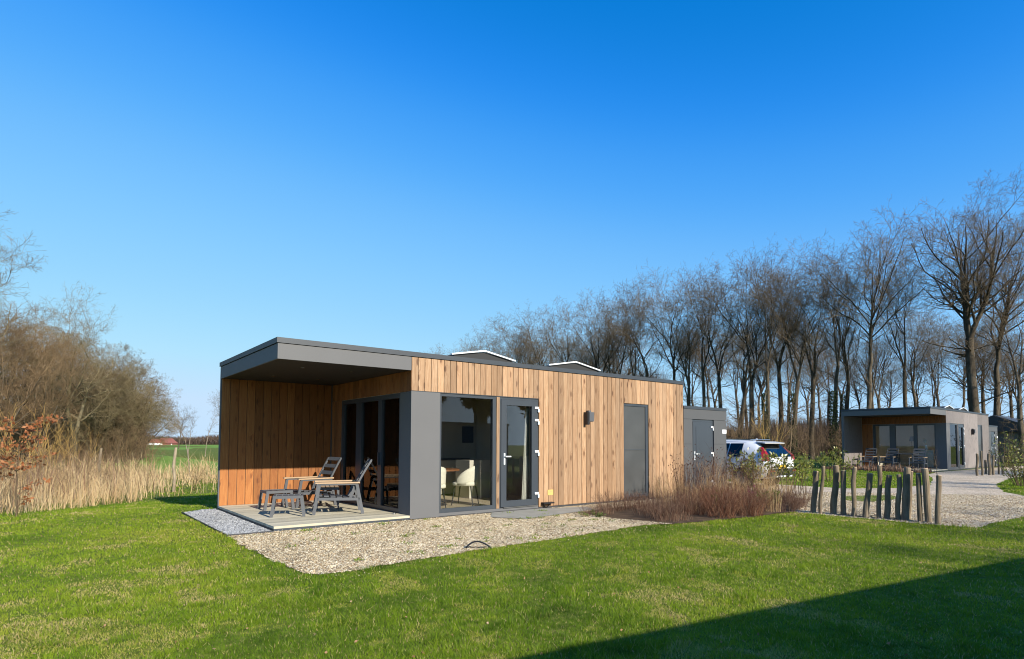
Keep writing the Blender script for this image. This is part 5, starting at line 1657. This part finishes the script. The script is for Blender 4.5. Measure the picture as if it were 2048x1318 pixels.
# laurel hedge before the car and behind the stakes
HG = "young laurels in the open hedge"
hedge = [(1468, 16.8, 1.22), (1486, 16.7, 1.15), (1504, 16.6, 1.25), (1520, 16.6, 1.05), (1538, 16.5, 1.1), (1556, 16.4, 1.05), (1574, 16.4, 1.08), (1592, 16.3, 1.12), (1608, 16.4, 0.85),
         (1632, 22.0, 0.95), (1656, 22.0, 1.1), (1680, 21.8, 1.15), (1704, 21.6, 0.95)]
protos_l = [leafplant("laurel_bush", M['laurel'], *at(hedge[i][0], hedge[i][1])[:2], hedge[i][2] * 1.1, 0.38, 190, 0.105, 80 + i, "x", "shrub", HG, 0.55 if i < 2 else 0.45) for i in range(3)]
for i, (u, d, h) in enumerate(hedge):
    lab = "yellow green laurel bush in the open hedge hiding the parked car" if u < 1620 else "yellow green laurel bush behind the left stakes, before the far cabin"
    x, y, z = at(u, d)
    if i < 3: o = protos_l[i]; o["label"] = lab
    else:
        o = copy_tree(protos_l[i % 3]); o.rotation_euler = (0, 0, rnd.uniform(0, 6.28)); o["label"] = lab
        o.location = (x, y, z); s_ = 1.05 * h / hedge[i % 3][2]; o.scale = (max(0.8, s_), max(0.8, s_), s_)
leafplant("evergreen_shrub", M['laurel'], *at(2040, 19.5)[:2], 1.85, 0.75, 900, 0.085, 101, "large evergreen shrub at the right edge beside the drive", "shrub")
leafplant("evergreen_shrub", M['laurel'], *at(2062, 18.2)[:2], 1.5, 0.6, 600, 0.085, 102, "smaller evergreen shrub cut off by the right picture edge", "shrub")
leafplant("evergreen_shrub", M['ivy'], *at(2008, 34)[:2], 2.1, 1.2, 900, 0.10, 103, "dark green shrub in front of the half hidden dark cabin", "shrub")
leafplant("hellebore", M['greenleaf'], 10.25, -2.45, 0.32, 0.35, 160, 0.13, 104, "low pale green leafy plant at the right end of the bed", "garden plant")
leafplant("hellebore", M['greenleaf'], 8.3, -2.3, 0.42, 0.22, 70, 0.09, 105, "small green leafy plant among the brown stems of the bed", "garden plant")
leafplant("heather_plant", M['heather'], 9.6, -2.35, 0.42, 0.25, 200, 0.05, 106, "small magenta flowering heather amid the dry stems", "garden plant")
leafplant("low_plant", M['greenleaf'], 5.4, -1.6, 0.10, 0.35, 160, 0.05, 107, "flat green mat of weeds at the left tip of the bed", "garden plant")
tree('sapling', *at(1872, 24.5)[:2], 1.35, "small red twigged shrub before the far cabin's dark corner", "shrub", name="red_twig_shrub", wide=0.42)
o = stems(2600, [(27.9, 0.1), (28.4, -0.3), (29.3, 4.3), (28.6, 4.6)], 0.1, 0.35, 0.004, M['dead'], "lavender_strip", 44)
tag(o, "low grey green strip of plants along the far cabin's deck", "plants", kind="stuff")
# weed tufts in the gravel
R_ = random.Random(77)
tp = []
for i in range(46):
    x, y = R_.uniform(-0.6, 5.2), R_.uniform(-3.2, -0.2)
    n = R_.randint(12, 45)
    for _ in range(n): tp.append((x + R_.gauss(0, .05), y + R_.gauss(0, .04), 0.02))
_v, _f, _t = leafcloud(np.array(tp), 0.035, 9, 3.5, up=0.8)
tag(link("gravel_weeds", fastmesh("gravel_weeds", _v, _f, M['grass'], _t * 0.7)), "small green weeds dotted over the beige gravel", "weeds", kind="stuff")
# fallen leaves on the lawn
n = 420
th = YAW + NR.uniform(-0.8, 0.8, n); rr = np.exp(NR.uniform(math.log(3), math.log(18), n))
x = CAM.x + np.cos(th) * rr; y = CAM.y + np.sin(th) * rr
k = ~(inpoly(x, y, P_HOUSE) | inpoly(x, y, P_GRAVEL) | inpoly(x, y, REED) | inpoly(x, y, P_BED))
x, y = x[k], y[k]
_v, _f, _t = leafcloud(np.stack([x, y, hgt_np(x, y) + 0.02], 1), 0.026, 10, 1.5, up=0.0)
tag(link("fallen_leaves", fastmesh("fallen_leaves", _v, _f, M['carpet_leaf'], _t)), "dry curled leaves scattered thinly over the lawn", "leaves", kind="stuff")


# ------------------------------------------------------------------ far background
def far_wood(name, u0, u1, d0, d1, hmin, hmax, n, seed, label):
    r = np.random.default_rng(seed)
    u = r.uniform(u0, u1, n); d = r.uniform(d0, d1, n)
    p = np.array([CAM.x, CAM.y])[None] + (np.array([_fw.x, _fw.y])[None] + np.array([_rt.x, _rt.y])[None] * ((u - 1024) / FPX)[:, None]) * d[:, None]
    x, y = p[:, 0], p[:, 1]
    env = hmin + (hmax - hmin) * vnoise(x, y, 14, seed)
    z0 = r.uniform(0, 0.75, n) ** 1.0 * env; L = env * r.uniform(0.15, 0.4, n); L = np.minimum(L, env - z0)
    w = r.uniform(0.02, 0.07, n) * d / 150; a = r.uniform(0, 3.14, n); ln = r.normal(0, 0.35, (n, 2)) * L[:, None]
    c, s = np.cos(a) * w, np.sin(a) * w
    V = np.stack([np.stack([x - c, y - s, z0 - 0.3], 1), np.stack([x + c, y + s, z0 - 0.3], 1), np.stack([x + ln[:, 0], y + ln[:, 1], z0 + L], 1)], 1).reshape(-1, 3)
    o = link(name, fastmesh(name, V, np.arange(n * 3).reshape(-1, 3), M['wood_far'], np.repeat(r.uniform(0, 1, n), 3)))
    return tag(o, label, "woodland", kind="stuff")


far_wood("distant_wood", -400, 560, 300, 330, 4.0, 7.5, 50000, 1, "low brown wood on the horizon beyond the green field")
far_wood("woodland_understorey", 1250, 2350, 62, 95, 2.5, 6.5, 70000, 2, "brown twiggy undergrowth filling the wood behind the tree row")
far_wood("woodland_understorey", 830, 1330, 106, 140, 9.0, 17.0, 80000, 3, "undergrowth at the far end of the tree row above the cabin roof")
far_wood("left_woodland", -500, 290, 50, 66, 3.5, 7.0, 80000, 4, "twiggy undergrowth behind the left group of trees")
# farmhouse beyond the field
fx, fy, fz = at(334, 270)
r = empty("farmhouse", (fx, fy, -0.2), 0.9, "distant farmhouse with a red tiled roof across the field", "house")
r.scale = (0.85, 0.85, 0.8)
MB().box(-5, 5, -3, 3, -0.5, 1.6).build("wall", M['brick'], r)
m = MB(); m.add([(-5.4, -3.4, 1.3), (5.4, -3.4, 1.3), (5.4, 0, 4.2), (-5.4, 0, 4.2), (5.4, 3.4, 1.3), (-5.4, 3.4, 1.3)], [(0, 1, 2, 3), (3, 2, 4, 5), (0, 3, 5), (1, 4, 2), (0, 5, 4, 1)])
m.build("roof", M['rooftile'], r)
MB().box(-1, -0.2, -3.06, -3.001, 0.1, 1.2).build("window", M['white'], r)
fx, fy, fz = at(314, 265)
r = empty("barn", (fx, fy, 0.0), 0.7, "small distant barn with a pale gable left of the farmhouse", "barn")
MB().box(-3, 3, -2, 2, -0.5, 1.2).build("wall", M['white'], r)
m = MB(); m.add([(-3.2, -2.3, 1.1), (3.2, -2.3, 1.1), (3.2, 0, 2.8), (-3.2, 0, 2.8), (3.2, 2.3, 1.1), (-3.2, 2.3, 1.1)], [(0, 1, 2, 3), (3, 2, 4, 5), (0, 3, 5), (1, 4, 2), (0, 5, 4, 1)])
m.build("roof", M['rooftile'], r)

# ------------------------------------------------------------------ trees behind the photographer (reflected in the glass, shading the drive)
_r = np.random.default_rng(90)
n = 5200
zz = _r.uniform(4.6, 14.5, n); a_ = _r.uniform(0, 6.28, n); q_ = (2.9 - 0.16 * (zz - 5)) * np.sqrt(_r.uniform(0, 1, n)) * (0.65 + 0.35 * np.sin(zz * 2.2))
_v, _f, _t = leafcloud(np.stack([np.cos(a_) * q_, np.sin(a_) * q_, zz], 1), 0.55, 91, 2.0)
pine_me = fastmesh("crown", _v, _f, M['pine'], _t)
ptr = MB().tube([(0, 0, -0.1), (0.1, 0, 5), (0.0, 0.1, 10), (0, 0, 14)], [0.42, 0.33, 0.2, 0.06], 10).mesh("trunk", M['bark'], True)
for i, (x, y) in enumerate([(22 + 2.5 * k + rnd.uniform(-.6, .6), -37.5 - (k % 3) * 2.6) for k in range(13)]):
    o = empty("pine_tree", (x, y, 0), rnd.uniform(0, 6.28), "pine behind the photographer that is mirrored in the big window", "tree", "pines behind the camera")
    s_ = rnd.uniform(0.95, 1.1); o.scale = (s_, s_, s_)
    link("trunk", ptr, None, o); link("crown", pine_me, None, o)
for i, (kk, x, y, h) in enumerate((('dense', 8.8, -24.0, 8.6), ('dense', 12.2, -24.6, 8.8), ('c', 14.6, -28, 10.8), ('c', 27.0, -25, 10.5), ('b', 31, -24, 13), ('d', 35, -22, 13))):
    tree(kk, x, y, h, "bare tree standing out of view behind the photographer, shading the drive", group="bare trees behind the camera")
